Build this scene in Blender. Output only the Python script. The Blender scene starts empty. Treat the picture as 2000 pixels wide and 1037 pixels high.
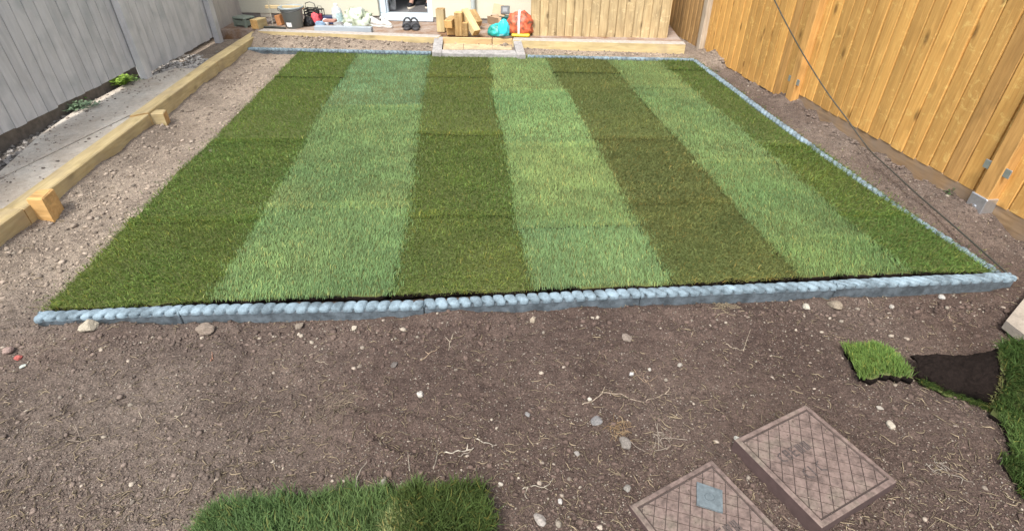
import bpy, math, random
import numpy as np
from mathutils import Vector, Matrix

random.seed(7); RNG = np.random.default_rng(11)
scene = bpy.context.scene
COL = scene.collection

# ------------------------------------------------------------ camera, sky, sun
F, CH = 1060.0, 1.5
PITCH = math.atan(739.5 / F); SP, CP = math.sin(PITCH), math.cos(PITCH)
cd = bpy.data.cameras.new('camera'); cam = bpy.data.objects.new('camera', cd); COL.objects.link(cam)
cd.sensor_width = 36; cd.lens = F / 2000 * 36; cd.clip_start = 0.05; cd.clip_end = 500
cam.location = (0, 0, CH); cam.rotation_euler = (math.pi / 2 - PITCH, 0, 0)
scene.camera = cam
SUN_EL, SUN_AZ = math.radians(56), math.radians(-157)
w = bpy.data.worlds.new('World'); scene.world = w; w.use_nodes = True
nt = w.node_tree; nt.nodes.clear()
sky = nt.nodes.new('ShaderNodeTexSky'); sky.sky_type = 'NISHITA'; sky.sun_disc = False
sky.sun_elevation = SUN_EL; sky.sun_rotation = SUN_AZ; sky.dust_density = 3.0; sky.air_density = 1.0
hs = nt.nodes.new('ShaderNodeHueSaturation'); hs.inputs['Saturation'].default_value = 0.45
bg = nt.nodes.new('ShaderNodeBackground'); bg.inputs['Strength'].default_value = 0.14
wo = nt.nodes.new('ShaderNodeOutputWorld')
nt.links.new(sky.outputs[0], hs.inputs['Color']); nt.links.new(hs.outputs[0], bg.inputs[0]); nt.links.new(bg.outputs[0], wo.inputs[0])
sd = bpy.data.lights.new('sun', 'SUN'); sd.energy = 2.1; sd.angle = math.radians(15); sd.color = (1.0, 0.955, 0.89)
so = bpy.data.objects.new('sun', sd); COL.objects.link(so)
sdir = Vector((math.sin(SUN_AZ) * math.cos(SUN_EL), math.cos(SUN_AZ) * math.cos(SUN_EL), math.sin(SUN_EL)))
so.rotation_euler = sdir.to_track_quat('Z', 'Y').to_euler()
scene.view_settings.view_transform = 'Standard'; scene.view_settings.look = 'None'
scene.view_settings.exposure = 1.2; scene.view_settings.gamma = 1

# ------------------------------------------------------------ surveying: picture point -> place point
def P(x, y, z=0.0):
    u = (x - 1000) / F; v = (y - 518.5) / F
    t = (CH - z) / (SP + CP * v)
    return Vector((u * t, t * (CP - SP * v), z))
def onplane(x, y, p0, n):
    u = (x - 1000) / F; v = (y - 518.5) / F
    d = Vector((u, CP - SP * v, -SP - CP * v)); o = Vector((0, 0, CH))
    t = (Vector(p0) - o).dot(n) / d.dot(n)
    return o + d * t

# ------------------------------------------------------------ helpers
def link(o, parent=None, name=None):
    COL.objects.link(o)
    if parent is not None: o.parent = parent
    return o
def tag(o, label=None, cat=None, group=None, kind=None):
    if label: o['label'] = label
    if cat: o['category'] = cat
    if group: o['group'] = group
    if kind: o['kind'] = kind
    return o
def thing(name, label, cat, loc=(0, 0, 0), rz=0, group=None):
    o = bpy.data.objects.new(name, None); o.empty_display_size = .05
    o.location = loc; o.rotation_euler = (0, 0, rz); COL.objects.link(o)
    return tag(o, label, cat, group)

class MB:
    def __init__(s): s.v = []; s.f = []; s.m = []; s.mi = 0
    def add(s, vs, fs):
        b = len(s.v); s.v += [tuple(v) for v in vs]; s.f += [tuple(i + b for i in f) for f in fs]; s.m += [s.mi] * len(fs); return s
    def box(s, c, d, M=None, bev=0.0):
        x, y, z = d[0] / 2, d[1] / 2, d[2] / 2
        if bev <= 0:
            vs = [Vector((sx * x, sy * y, sz * z)) for sx in (-1, 1) for sy in (-1, 1) for sz in (-1, 1)]
            fs = [(0, 1, 3, 2), (4, 6, 7, 5), (0, 4, 5, 1), (2, 3, 7, 6), (0, 2, 6, 4), (1, 5, 7, 3)]
        else:
            b = bev; vs = []; idx = {}
            for sx in (-1, 1):
                for sy in (-1, 1):
                    for sz in (-1, 1):
                        for k in range(3):
                            q = [sx * (x - b), sy * (y - b), sz * (z - b)]
                            q[k] = (sx * x, sy * y, sz * z)[k]
                            idx[(sx, sy, sz, k)] = len(vs); vs.append(Vector(q))
            fs = []
            I = idx
            for k in range(3):
                a, c2 = [j for j in range(3) if j != k]
                for sg in (-1, 1):
                    def key(sa, sb):
                        q = [0, 0, 0]; q[k] = sg; q[a] = sa; q[c2] = sb; return (q[0], q[1], q[2], k)
                    fs.append(tuple(I[key(*t)] for t in ((-1, -1), (1, -1), (1, 1), (-1, 1))))
            for k in range(3):
                a, c2 = [j for j in range(3) if j != k]
                for sa in (-1, 1):
                    for sb in (-1, 1):
                        q = []
                        for (sk, ax) in ((-1, a), (1, a), (1, c2), (-1, c2)):
                            t = [0, 0, 0]; t[k] = sk; t[a] = sa; t[c2] = sb; q.append(I[(t[0], t[1], t[2], ax)])
                        fs.append(tuple(q))
            for sx in (-1, 1):
                for sy in (-1, 1):
                    for sz in (-1, 1): fs.append(tuple(I[(sx, sy, sz, k)] for k in range(3)))
        c = Vector(c)
        vs = [((M @ v) if M else v) + c for v in vs]
        return s.add(vs, fs)
    def quadprism(s, pts, zb):   # pts: top loop (Vectors), down to zb
        n = len(pts); vs = [Vector(p) for p in pts] + [Vector((p[0], p[1], zb)) for p in pts]
        fs = [tuple(range(n)), tuple(range(2 * n - 1, n - 1, -1))] + [(i, i + n, (i + 1) % n + n, (i + 1) % n) for i in range(n)]
        return s.add(vs, fs)
    def tube(s, pts, r, n=6, cap=True):
        pts = [Vector(p) for p in pts]; k = len(pts); rr = r if isinstance(r, (list, tuple)) else [r] * k
        vs = []; up = Vector((0, 0, 1))
        for i, p in enumerate(pts):
            t = (pts[min(i + 1, k - 1)] - pts[max(i - 1, 0)]).normalized()
            a = t.cross(up) if abs(t.z) < .95 else t.cross(Vector((1, 0, 0))); a.normalize(); b = a.cross(t)
            for j in range(n):
                th = 2 * math.pi * j / n; vs.append(p + (a * math.cos(th) + b * math.sin(th)) * rr[i])
        fs = [(i * n + j, i * n + (j + 1) % n, (i + 1) * n + (j + 1) % n, (i + 1) * n + j) for i in range(k - 1) for j in range(n)]
        if cap: fs += [tuple(range(n - 1, -1, -1)), tuple(range((k - 1) * n, k * n))]
        return s.add(vs, fs)
    def lathe(s, prof, n=20, c=(0, 0, 0), sx=1, sy=1):
        k = len(prof); c = Vector(c); vs = []
        for (r, z) in prof:
            for j in range(n):
                th = 2 * math.pi * j / n; vs.append(c + Vector((r * math.cos(th) * sx, r * math.sin(th) * sy, z)))
        fs = [(i * n + j, i * n + (j + 1) % n, (i + 1) * n + (j + 1) % n, (i + 1) * n + j) for i in range(k - 1) for j in range(n)]
        fs += [tuple(range(n - 1, -1, -1)), tuple(range((k - 1) * n, k * n))]
        return s.add(vs, fs)
    def obj(s, name, mats, parent=None, smooth=False, loc=None, rz=0):
        me = bpy.data.meshes.new(name); me.from_pydata(s.v, [], s.f)
        for m in (mats if isinstance(mats, (list, tuple)) else [mats]): me.materials.append(m)
        if any(s.m): me.polygons.foreach_set('material_index', s.m)
        if smooth: me.polygons.foreach_set('use_smooth', [True] * len(s.f))
        me.validate(); me.update()
        o = bpy.data.objects.new(name, me); link(o, parent)
        if loc is not None: o.location = loc
        o.rotation_euler = (0, 0, rz)
        return o
def fixnormals(o):
    import bmesh
    b = bmesh.new(); b.from_mesh(o.data); bmesh.ops.recalc_face_normals(b, faces=b.faces); b.to_mesh(o.data); b.free(); return o

# numpy value noise
_T = RNG.random((256, 256))
def vnoise(x, y, s, o=0):
    x = np.asarray(x) * s + 37.1 * o + 1000; y = np.asarray(y) * s + 91.7 * o + 1000
    xi = np.floor(x).astype(int); yi = np.floor(y).astype(int); fx = x - xi; fy = y - yi
    fx = fx * fx * (3 - 2 * fx); fy = fy * fy * (3 - 2 * fy)
    g = lambda a, b: _T[a % 256, b % 256]
    return (g(xi, yi) * (1 - fx) + g(xi + 1, yi) * fx) * (1 - fy) + (g(xi, yi + 1) * (1 - fx) + g(xi + 1, yi + 1) * fx) * fy
def sstep(a, b, x): t = np.clip((x - a) / (b - a), 0, 1); return t * t * (3 - 2 * t)
def inpoly(x, y, poly):
    r = np.zeros(np.shape(x), bool); n = len(poly)
    for i in range(n):
        x1, y1 = poly[i][0], poly[i][1]; x2, y2 = poly[(i + 1) % n][0], poly[(i + 1) % n][1]
        if y1 == y2: continue
        c = ((y1 > y) != (y2 > y)) & (x < (x2 - x1) * (y - y1) / (y2 - y1) + x1); r ^= c
    return r

def npmesh(name, V, faces_flat, sizes, mats, cols=None, smooth=False, parent=None, midx=None):
    me = bpy.data.meshes.new(name); V = np.asarray(V, np.float32)
    me.vertices.add(len(V)); me.vertices.foreach_set('co', V.ravel())
    ff = np.asarray(faces_flat, np.int32); sizes = np.asarray(sizes, np.int32)
    me.loops.add(len(ff)); me.loops.foreach_set('vertex_index', ff)
    me.polygons.add(len(sizes)); st = np.zeros(len(sizes), np.int32); st[1:] = np.cumsum(sizes)[:-1]
    me.polygons.foreach_set('loop_start', st); me.polygons.foreach_set('loop_total', sizes)
    if midx is not None: me.polygons.foreach_set('material_index', np.asarray(midx, np.int32))
    if smooth: me.polygons.foreach_set('use_smooth', np.ones(len(sizes), bool))
    for m in (mats if isinstance(mats, (list, tuple)) else [mats]): me.materials.append(m)
    if cols is not None:
        a = me.color_attributes.new('Col', 'FLOAT_COLOR', 'POINT'); c = np.ones((len(V), 4), np.float32); c[:, :3] = cols
        a.data.foreach_set('color', c.ravel())
    me.update(calc_edges=True)
    o = bpy.data.objects.new(name, me); link(o, parent); return o

# ------------------------------------------------------------ materials
def newmat(name):
    m = bpy.data.materials.new(name); m.use_nodes = True; n = m.node_tree; b = n.nodes['Principled BSDF']; return m, n, b
def nd(n, t, **k):
    x = n.nodes.new(t)
    for a, v in k.items():
        if a in x.inputs.keys(): x.inputs[a].default_value = v
        else: setattr(x, a, v)
    return x
def ramp(n, inp, stops):
    r = n.nodes.new('ShaderNodeValToRGB'); e = r.color_ramp.elements
    e[0].position = stops[0][0]; e[0].color = (*stops[0][1], 1); e[1].position = stops[-1][0]; e[1].color = (*stops[-1][1], 1)
    for p, c in stops[1:-1]: q = e.new(p); q.color = (*c, 1)
    n.links.new(inp, r.inputs[0]); return r.outputs[0]
def g3(v): return (v, v, v)
def mixc(n, fac, a, b, mode='MIX'):
    m = n.nodes.new('ShaderNodeMix'); m.data_type = 'RGBA'; m.blend_type = mode
    for i, x in ((0, fac), (6, a), (7, b)):
        if hasattr(x, 'is_output'): n.links.new(x, m.inputs[i])
        else: m.inputs[i].default_value = x if i == 0 else (*x, 1)
    return m.outputs[2]
def plain(name, col, rough=.6, var=.12, scale=30, bump=.15, metal=0, spec=.4, dist=.002, rnd=0.0):
    m, n, b = newmat(name)
    tc = nd(n, 'ShaderNodeTexCoord'); no = nd(n, 'ShaderNodeTexNoise', Scale=scale, Detail=6.0, Roughness=.65); n.links.new(tc.outputs['Object'], no.inputs['Vector'])
    c = ramp(n, no.outputs[0], [(.3, g3(1 - var)), (.7, g3(1 + var * .6))])
    c = mixc(n, 1.0, c, col, 'MULTIPLY')
    if rnd:
        oi = nd(n, 'ShaderNodeObjectInfo'); rr = ramp(n, oi.outputs['Random'], [(0, g3(1 - rnd)), (1, g3(1 + rnd))]); c = mixc(n, 1.0, c, rr, 'MULTIPLY')
    n.links.new(c, b.inputs['Base Color']); b.inputs['Roughness'].default_value = rough; b.inputs['Metallic'].default_value = metal
    b.inputs['Specular IOR Level'].default_value = spec
    if bump:
        bu = nd(n, 'ShaderNodeBump', Strength=bump, Distance=dist); n.links.new(no.outputs[0], bu.inputs['Height']); n.links.new(bu.outputs[0], b.inputs['Normal'])
    return m
def wood(name, light, dark, axis=2, knots=.5, rnd=.18, rough=.75, weather=0.0, wcol=(.4, .38, .36), gloss=.3, streak=1.0):
    m, n, b = newmat(name); L = n.links.new
    tc = nd(n, 'ShaderNodeTexCoord'); oi = nd(n, 'ShaderNodeObjectInfo')
    cmb = nd(n, 'ShaderNodeCombineXYZ')
    mu = nd(n, 'ShaderNodeMath', operation='MULTIPLY'); mu.inputs[1].default_value = 37.0; L(oi.outputs['Random'], mu.inputs[0])
    for i in range(3): L(mu.outputs[0], cmb.inputs[i])
    ad = nd(n, 'ShaderNodeVectorMath', operation='ADD'); L(tc.outputs['Object'], ad.inputs[0]); L(cmb.outputs[0], ad.inputs[1])
    mp = nd(n, 'ShaderNodeMapping'); sc = [1.0, 1.0, 1.0]; sc[axis] = .07; mp.inputs['Scale'].default_value = sc; L(ad.outputs[0], mp.inputs[0])
    gr = nd(n, 'ShaderNodeTexNoise', Scale=70.0, Detail=5.0, Roughness=.6, Distortion=.4); L(mp.outputs[0], gr.inputs['Vector'])
    mp2 = nd(n, 'ShaderNodeMapping'); sc2 = [1.0, 1.0, 1.0]; sc2[axis] = .28; mp2.inputs['Scale'].default_value = sc2; L(ad.outputs[0], mp2.inputs[0])
    big = nd(n, 'ShaderNodeTexNoise', Scale=9.0, Detail=4.0, Roughness=.6, Distortion=.8); L(mp2.outputs[0], big.inputs['Vector'])
    c = ramp(n, gr.outputs[0], [(.28, dark), (.5, tuple((a + b2) / 2 for a, b2 in zip(light, dark))), (.68, light)])
    bt = ramp(n, big.outputs[0], [(.3, g3(1 - .3 * streak)), (.5, g3(1.0)), (.72, g3(1 + .18 * streak))])
    c = mixc(n, 1.0, c, bt, 'MULTIPLY')
    rr = ramp(n, oi.outputs['Random'], [(0, (1 - rnd, 1 - rnd, 1 - rnd)), (.5, (1, 1, 1)), (1, (1 + rnd * .7, 1 + rnd * .65, 1 + rnd * .5))]); c = mixc(n, 1.0, c, rr, 'MULTIPLY')
    h = gr.outputs[0]
    if knots:
        mp3 = nd(n, 'ShaderNodeMapping'); sc3 = [1.0, 1.0, 1.0]; sc3[axis] = .45; mp3.inputs['Scale'].default_value = sc3; L(ad.outputs[0], mp3.inputs[0])
        vo = nd(n, 'ShaderNodeTexVoronoi', Scale=8.5); L(mp3.outputs[0], vo.inputs['Vector'])
        km = ramp(n, vo.outputs['Distance'], [(.07, g3(1)), (.15, g3(.35)), (.24, g3(0))])
        kc = mixc(n, knots, g3(0), km)
        c = mixc(n, kc, c, tuple(x * .35 for x in dark))
        k2 = ramp(n, vo.outputs['Distance'], [(.1, g3(.2)), (.2, g3(1)), (.34, g3(.5))])
        mm = nd(n, 'ShaderNodeMath', operation='ADD'); L(gr.outputs[0], mm.inputs[0]); L(k2, mm.inputs[1]); h = mm.outputs[0]
    if knots >= .6:
        sc4 = [1.0, 1.0, 1.0]; sc4[axis] = 1.3; mp4 = nd(n, 'ShaderNodeMapping'); mp4.inputs['Scale'].default_value = sc4; L(ad.outputs[0], mp4.inputs[0])
        sn = nd(n, 'ShaderNodeTexNoise', Scale=13.0, Detail=6.0, Roughness=.75, Distortion=1.2); L(mp4.outputs[0], sn.inputs['Vector'])
        sm = ramp(n, sn.outputs[0], [(.56, g3(0)), (.66, g3(.55)), (.72, g3(.2))]); c = mixc(n, sm, c, tuple(min(.75, x * 1.45 + .03) for x in light))
    if weather:
        wn = nd(n, 'ShaderNodeTexNoise', Scale=6.0, Detail=5.0); L(ad.outputs[0], wn.inputs['Vector'])
        wm = ramp(n, wn.outputs[0], [(.5 - weather * .4, g3(0)), (.75 - weather * .3, g3(.8))]); c = mixc(n, wm, c, wcol)
    L(c, b.inputs['Base Color']); b.inputs['Roughness'].default_value = rough; b.inputs['Specular IOR Level'].default_value = gloss
    bu = nd(n, 'ShaderNodeBump', Strength=.45, Distance=.004); L(h, bu.inputs['Height']); L(bu.outputs[0], b.inputs['Normal'])
    return m
def colmat(name, rough=.8, spec=.3, transl=0.0, noise=0.0):
    m, n, b = newmat(name); a = nd(n, 'ShaderNodeAttribute', attribute_name='Col'); c = a.outputs['Color']
    if noise:
        ge = nd(n, 'ShaderNodeNewGeometry'); no = nd(n, 'ShaderNodeTexNoise', Scale=noise, Detail=4.0); n.links.new(ge.outputs['Position'], no.inputs['Vector'])
        c = mixc(n, 1.0, c, ramp(n, no.outputs[0], [(.3, g3(.7)), (.7, g3(1.25))]), 'MULTIPLY')
        bu = nd(n, 'ShaderNodeBump', Strength=.5, Distance=.003); n.links.new(no.outputs[0], bu.inputs['Height']); n.links.new(bu.outputs[0], b.inputs['Normal'])
    n.links.new(c, b.inputs['Base Color']); b.inputs['Roughness'].default_value = rough; b.inputs['Specular IOR Level'].default_value = spec
    if transl:
        t = nd(n, 'ShaderNodeBsdfTranslucent'); n.links.new(c, t.inputs[0]); mx = nd(n, 'ShaderNodeMixShader'); mx.inputs[0].default_value = transl
        n.links.new(b.outputs[0], mx.inputs[1]); n.links.new(t.outputs[0], mx.inputs[2]); n.links.new(mx.outputs[0], n.nodes['Material Output'].inputs[0])
    return m

def soil_material():
    m, n, b = newmat('soil'); L = n.links.new
    ge = nd(n, 'ShaderNodeNewGeometry'); at = nd(n, 'ShaderNodeAttribute', attribute_name='Col'); pos = ge.outputs['Position']
    def noise(s, d=5.0, r=.6, dist=0.0):
        x = nd(n, 'ShaderNodeTexNoise', Scale=s, Detail=d, Roughness=r, Distortion=dist); L(pos, x.inputs['Vector']); return x.outputs[0]
    big, med, fine = noise(2.2), noise(28., 8., .75), noise(170., 6., .75)
    c = mixc(n, 1.0, at.outputs['Color'], ramp(n, big, [(.3, (.72, .70, .70)), (.5, (1, 1, 1)), (.7, (1.24, 1.25, 1.24))]), 'MULTIPLY')
    c = mixc(n, 1.0, c, ramp(n, med, [(.3, (.6, .58, .58)), (.5, (1, 1, 1)), (.72, (1.35, 1.35, 1.33))]), 'MULTIPLY')
    c = mixc(n, 1.0, c, ramp(n, fine, [(.35, (.38, .37, .37)), (.5, (1, 1, 1)), (.68, (1.8, 1.8, 1.76))]), 'MULTIPLY')
    vo = nd(n, 'ShaderNodeTexVoronoi', Scale=115.0, Randomness=1.0); L(pos, vo.inputs['Vector'])
    sep = nd(n, 'ShaderNodeSeparateColor'); L(vo.outputs['Color'], sep.inputs[0])
    pick = ramp(n, sep.outputs[0], [(.72, g3(0)), (.78, g3(1))]); near = ramp(n, vo.outputs['Distance'], [(.22, g3(1)), (.36, g3(0))])
    msk = mixc(n, 1.0, pick, near, 'MULTIPLY')
    gcol = ramp(n, sep.outputs[1], [(.0, (.09, .075, .062)), (.5, (.18, .15, .125)), (1, (.38, .34, .29))])
    c = mixc(n, msk, c, gcol)
    L(c, b.inputs['Base Color']); b.inputs['Roughness'].default_value = .95; b.inputs['Specular IOR Level'].default_value = .15
    s1 = nd(n, 'ShaderNodeMath', operation='MULTIPLY'); L(med, s1.inputs[0]); s1.inputs[1].default_value = 1.6
    s2 = nd(n, 'ShaderNodeMath', operation='ADD'); L(s1.outputs[0], s2.inputs[0]); L(fine, s2.inputs[1])
    s3 = nd(n, 'ShaderNodeMath', operation='MULTIPLY_ADD'); L(msk, s3.inputs[0]); s3.inputs[1].default_value = .5; L(s2.outputs[0], s3.inputs[2])
    bu = nd(n, 'ShaderNodeBump', Strength=.9, Distance=.009); L(s3.outputs[0], bu.inputs['Height']); L(bu.outputs[0], b.inputs['Normal'])
    return m
def concrete(name, col, crack=False, rough=.85, stain=.25, scale=4.0, stcol=None):
    m, n, b = newmat(name); L = n.links.new; ge = nd(n, 'ShaderNodeNewGeometry'); pos = ge.outputs['Position']
    def noise(s, d=5.0, r=.6):
        x = nd(n, 'ShaderNodeTexNoise', Scale=s, Detail=d, Roughness=r); L(pos, x.inputs['Vector']); return x.outputs[0]
    a, f = noise(scale, 7., .7), noise(160., 4., .7)
    sc = stcol or tuple(x * (1 - stain * 1.6) for x in col)
    c = mixc(n, ramp(n, a, [(.38, g3(1)), (.62, g3(0))]), col, sc)
    c = mixc(n, 1.0, c, ramp(n, f, [(.3, g3(.82)), (.7, g3(1.12))]), 'MULTIPLY')
    mid = noise(35., 5., .7); c = mixc(n, 1.0, c, ramp(n, mid, [(.35, g3(.82)), (.6, g3(1.06))]), 'MULTIPLY')
    L(c, b.inputs['Base Color']); b.inputs['Roughness'].default_value = rough; b.inputs['Specular IOR Level'].default_value = .3
    bu = nd(n, 'ShaderNodeBump', Strength=.35, Distance=.003); L(mid, bu.inputs['Height']); L(bu.outputs[0], b.inputs['Normal'])
    return m

M_soil = soil_material()
M_grass = colmat('grass_blades', .6, .18, .25)
M_stone = colmat('stone', .85, .25, 0, 180.)
M_crumb = colmat('soil_crumbs', .95, .15, 0, 220.)
M_root = colmat('dry_stalk', .75, .3)
M_turfsoil = plain('shaded_turf_soil', (.013, .009, .0075), .95, .55, 90, .9, dist=.008, spec=.1)  # shade on the turned-over turf is put into this soil colour
M_thatch = plain('turf_thatch', (.085, .10, .035), .95, .4, 120, .6, dist=.004, spec=.1)
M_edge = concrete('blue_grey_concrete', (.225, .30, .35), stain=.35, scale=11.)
M_edgeside = concrete('shaded_blue_grey_concrete', (.11, .135, .155), stain=.35, scale=18.)  # darker copy of the edging concrete; shade of upright faces put into colour
M_orange = wood('orange_fence_wood', (.60, .345, .105), (.45, .235, .064), knots=.85, rnd=.17, streak=.55, gloss=.35, rough=.6)
M_orangepost = wood('orange_post_wood', (.50, .285, .095), (.38, .20, .062), knots=.3, rnd=.12)
M_orangeshade = wood('shaded_fence_wood', (.42, .26, .11), (.28, .16, .06), knots=.4, rnd=.2)  # darker copy of the orange wood, shade of the far corner painted in
M_tan = wood('tan_fence_wood', (.50, .39, .22), (.35, .25, .13), knots=.9, rnd=.13)
M_grav = wood('gravel_board_wood', (.36, .24, .13), (.25, .155, .08), axis=0, knots=.3, weather=.3, wcol=(.22, .17, .13))
M_grey = wood('grey_painted_wood', (.56, .555, .555), (.50, .495, .50), knots=.12, rnd=.06, rough=.6, streak=.5, weather=.12, wcol=(.36, .375, .38))
M_greywarm = wood('tan_lit_grey_painted_wood', (.46, .43, .40), (.38, .355, .335), knots=.12, rnd=.06, rough=.6, streak=.35)  # grey paint of the far bay with its warm light put into the colour
M_sleeper = wood('yellow_sleeper_wood', (.58, .47, .26), (.45, .34, .16), axis=0, knots=.5, rnd=.10, streak=.9, weather=.08, wcol=(.36, .28, .17))
M_sleeperend = wood('orange_end_grain', (.62, .40, .17), (.46, .26, .09), axis=0, knots=.3, rnd=.1)
M_sleepertop = plain('dusty_grey_timber_top', (.38, .345, .31), .85, .3, 25, .3)
M_offcut = wood('offcut_wood', (.46, .31, .14), (.28, .165, .06), axis=0, knots=.6, rnd=.3)
M_path = concrete('path_concrete', (.56, .52, .45), stain=.16, scale=2.6, stcol=(.42, .36, .29))
M_slabtan = concrete('step_slab', (.52, .40, .25), stain=.2, scale=9.)
M_kerb = concrete('kerb_concrete', (.35, .335, .325), stain=.2, scale=12.)
M_patio = concrete('patio_concrete', (.33, .27, .23), stain=.3, scale=5., stcol=(.20, .11, .055))
M_wall = plain('cream_render', (.57, .555, .45), .9, .06, 60, .4, dist=.003)
M_plinth = plain('dark_plinth', (.22, .20, .185), .9, .2, 30, .4)
M_upvc = plain('white_plastic_frame', (.56, .64, .70), .3, .03, 20, 0)
M_cover = None
M_black = plain('black_fabric', (.015, .015, .02), .8, .3, 60, .4)

# ------------------------------------------------------------ key places
TURFZ = .028
LF, RF, RB, LB = P(84, 603, TURFZ), P(1932, 531, TURFZ), P(1356, 115, TURFZ), P(590, 98, TURFZ)
LAWN = [LF, RF, RB, LB]
def lawnx(px_slope, y):      # stripe boundaries run to the lawn's far point
    return 884 + px_slope * (y + 221)
# timber line (top z .12)
TZ = .12
TL = [P(499, 57, TZ), P(405, 117, TZ), P(252, 226, TZ), P(0, 404, TZ)]
TR = [P(513, 61, TZ), P(424, 120, TZ), P(289, 219, TZ), P(43, 404, TZ)]
tdir = (TL[3] - TL[0]).normalized()
TL.append(TL[3] + tdir * 2.4); TR.append(TR[3] + tdir * 2.4)
# wall
WA, WB = P(537, 35, .15), P(1040, 48, .15)
HX = (WB - WA); HX.z = 0; HX.normalize(); HN = Vector((-HX.y, HX.x, 0))    # HN into the house
WANG = math.atan2(HX.y, HX.x)
SA, SB = P(513, 57, .15), P(1337, 82, .15)   # back edge of the back sleeper line
# right fence line at the boards
RFA, RFB = P(1570, 190, .11), P(1950, 400, .11)
RFD = (RFA - RFB); RFD.z = 0; RFD.normalize()
def rfence(y): t = (y - RFB.y) / RFD.y; return RFB.x + RFD.x * t

# ------------------------------------------------------------ ground
def ground_z(x, y):
    x = np.asarray(x, float); y = np.asarray(y, float)
    tl = np.interp(y, [TL[4].y, TL[3].y, TL[0].y], [TL[4].x, TL[3].x, TL[0].x])
    fr = RFB.x + RFD.x * (y - RFB.y) / RFD.y
    z = (vnoise(x, y, 1.3, 1) - .5) * .03 + (vnoise(x, y, 4.5, 2) - .5) * .026 + (vnoise(x, y, 14, 3) - .5) * .010
    z += (vnoise(x, y, 38, 4) - .5) * .006 + (vnoise(x, y, 75, 5) - .5) * .007
    for (fx_, fy_, fa_) in ((-.9, 1.35, .5), (-.35, 1.15, -.3), (.35, 1.45, .9), (-1.4, 1.2, .2), (1.3, 1.5, 1.2), (-.1, 1.6, 1.4), (.75, 1.75, .1), (-2.3, 2.6, 1.2), (-2.45, 3.4, 1.4)):
        c_, s_ = math.cos(fa_), math.sin(fa_); a_ = (x - fx_) * c_ + (y - fy_) * s_; b_ = -(x - fx_) * s_ + (y - fy_) * c_; d_ = (a_ / .15) ** 2 + (b_ / .055) ** 2
        z += -.013 * np.exp(-d_ ** 2) + .006 * np.exp(-(d_ - 1.7) ** 2 * 2)
    rough = sstep(-1.2, -2.6, x) * sstep(3.0, 1.2, y)
    z += rough * (vnoise(x, y, 26, 6) - .5) * .02
    inl = sstep(-2.0, -1.9, x + 0 * y) * sstep(2.25, 2.15, x) * sstep(1.78, 1.86, y) * sstep(6.3, 6.0, y)
    z = z * (1 - .8 * inl) - .012 * inl
    z += sstep(.30, .0, np.abs(x - tl) - .02) * (.015 + .045 * vnoise(x * 0, y, 2.1, 44)) * (x > tl)                       # soil pushed up to the timbers
    z = np.where(x < tl + .07, .045, z)                                              # under the path
    z += sstep(.45, .02, fr - x) * (.012 + .045 * np.clip(np.maximum(1 - np.abs(y - 2.6) / .35, 1 - np.abs(y - 4.45) / .5), 0, 1)) + sstep(.35, .05, fr - x) * (vnoise(x, y, 9, 8) - .35) * .07 * (y < 6.2)
    z += sstep(5.86, 6.2, y + .13 * x) * (.088 - .012 * x) * (x > tl + .07)
    fe = 1.76 + .064 * x - y
    z += (.018 * sstep(-.8, -1.9, x) + .026 * vnoise(x, y, 6, 71) * vnoise(x, y, 19, 72)) * np.exp(-np.clip(fe, 0, 9) / .06) * (fe > -.05) * (x > -2.3) * (x < 2.4)
    z -= .002 * sstep(-.04, .0, fe) * sstep(.5, .12, fe) * sstep(-2.3, -1.9, x)
    z = np.where((y > 6.38 - .13 * x) | (x > fr + .05), .03, z)
    return z
def grid_axis(lo, hi, step_fn):
    a = [lo]
    while a[-1] < hi: a.append(a[-1] + step_fn(a[-1]))
    return np.array(a)
xs = np.concatenate([[-200, -60, -20, -8, -5], grid_axis(-3.9, 3.3, lambda v: .0095), [4, 6, 10, 20, 60, 200]])
ys = np.concatenate([[-200, -60, -20, -5, -1, 0, .3], grid_axis(.5, 7.2, lambda v: .0075 * max(1, v / 1.6) ** 1.5), [7.6, 9, 14, 30, 80, 300]])
GX, GY = np.meshgrid(xs, ys); GZ = ground_z(GX, GY)
nx, ny = len(xs), len(ys)
ii = (np.arange(ny - 1)[:, None] * nx + np.arange(nx - 1)[None, :]).ravel()
FF = np.stack([ii, ii + 1, ii + nx + 1, ii + nx], 1).ravel()
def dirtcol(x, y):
    shaded_wet = np.array([.090, .064, .053]); dry = np.array([.262, .214, .170]); mid = np.array([.155, .124, .103])  # near soil darkest: foreground shade put into the colour, besides damp
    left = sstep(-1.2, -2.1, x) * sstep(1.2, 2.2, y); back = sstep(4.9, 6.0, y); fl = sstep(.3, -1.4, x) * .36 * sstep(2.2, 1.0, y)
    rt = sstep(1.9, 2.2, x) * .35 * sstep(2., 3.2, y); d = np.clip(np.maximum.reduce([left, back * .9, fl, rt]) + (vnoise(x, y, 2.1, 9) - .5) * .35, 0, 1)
    d = d[..., None]; c = np.where(d < .5, shaded_wet + (mid - shaded_wet) * d * 2, mid + (dry - mid) * (d - .5) * 2)
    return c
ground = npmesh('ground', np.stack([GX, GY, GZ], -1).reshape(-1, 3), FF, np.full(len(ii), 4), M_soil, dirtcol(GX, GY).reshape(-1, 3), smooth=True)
tag(ground, 'bare brown garden soil with crumbs and grit', kind='structure')

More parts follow.
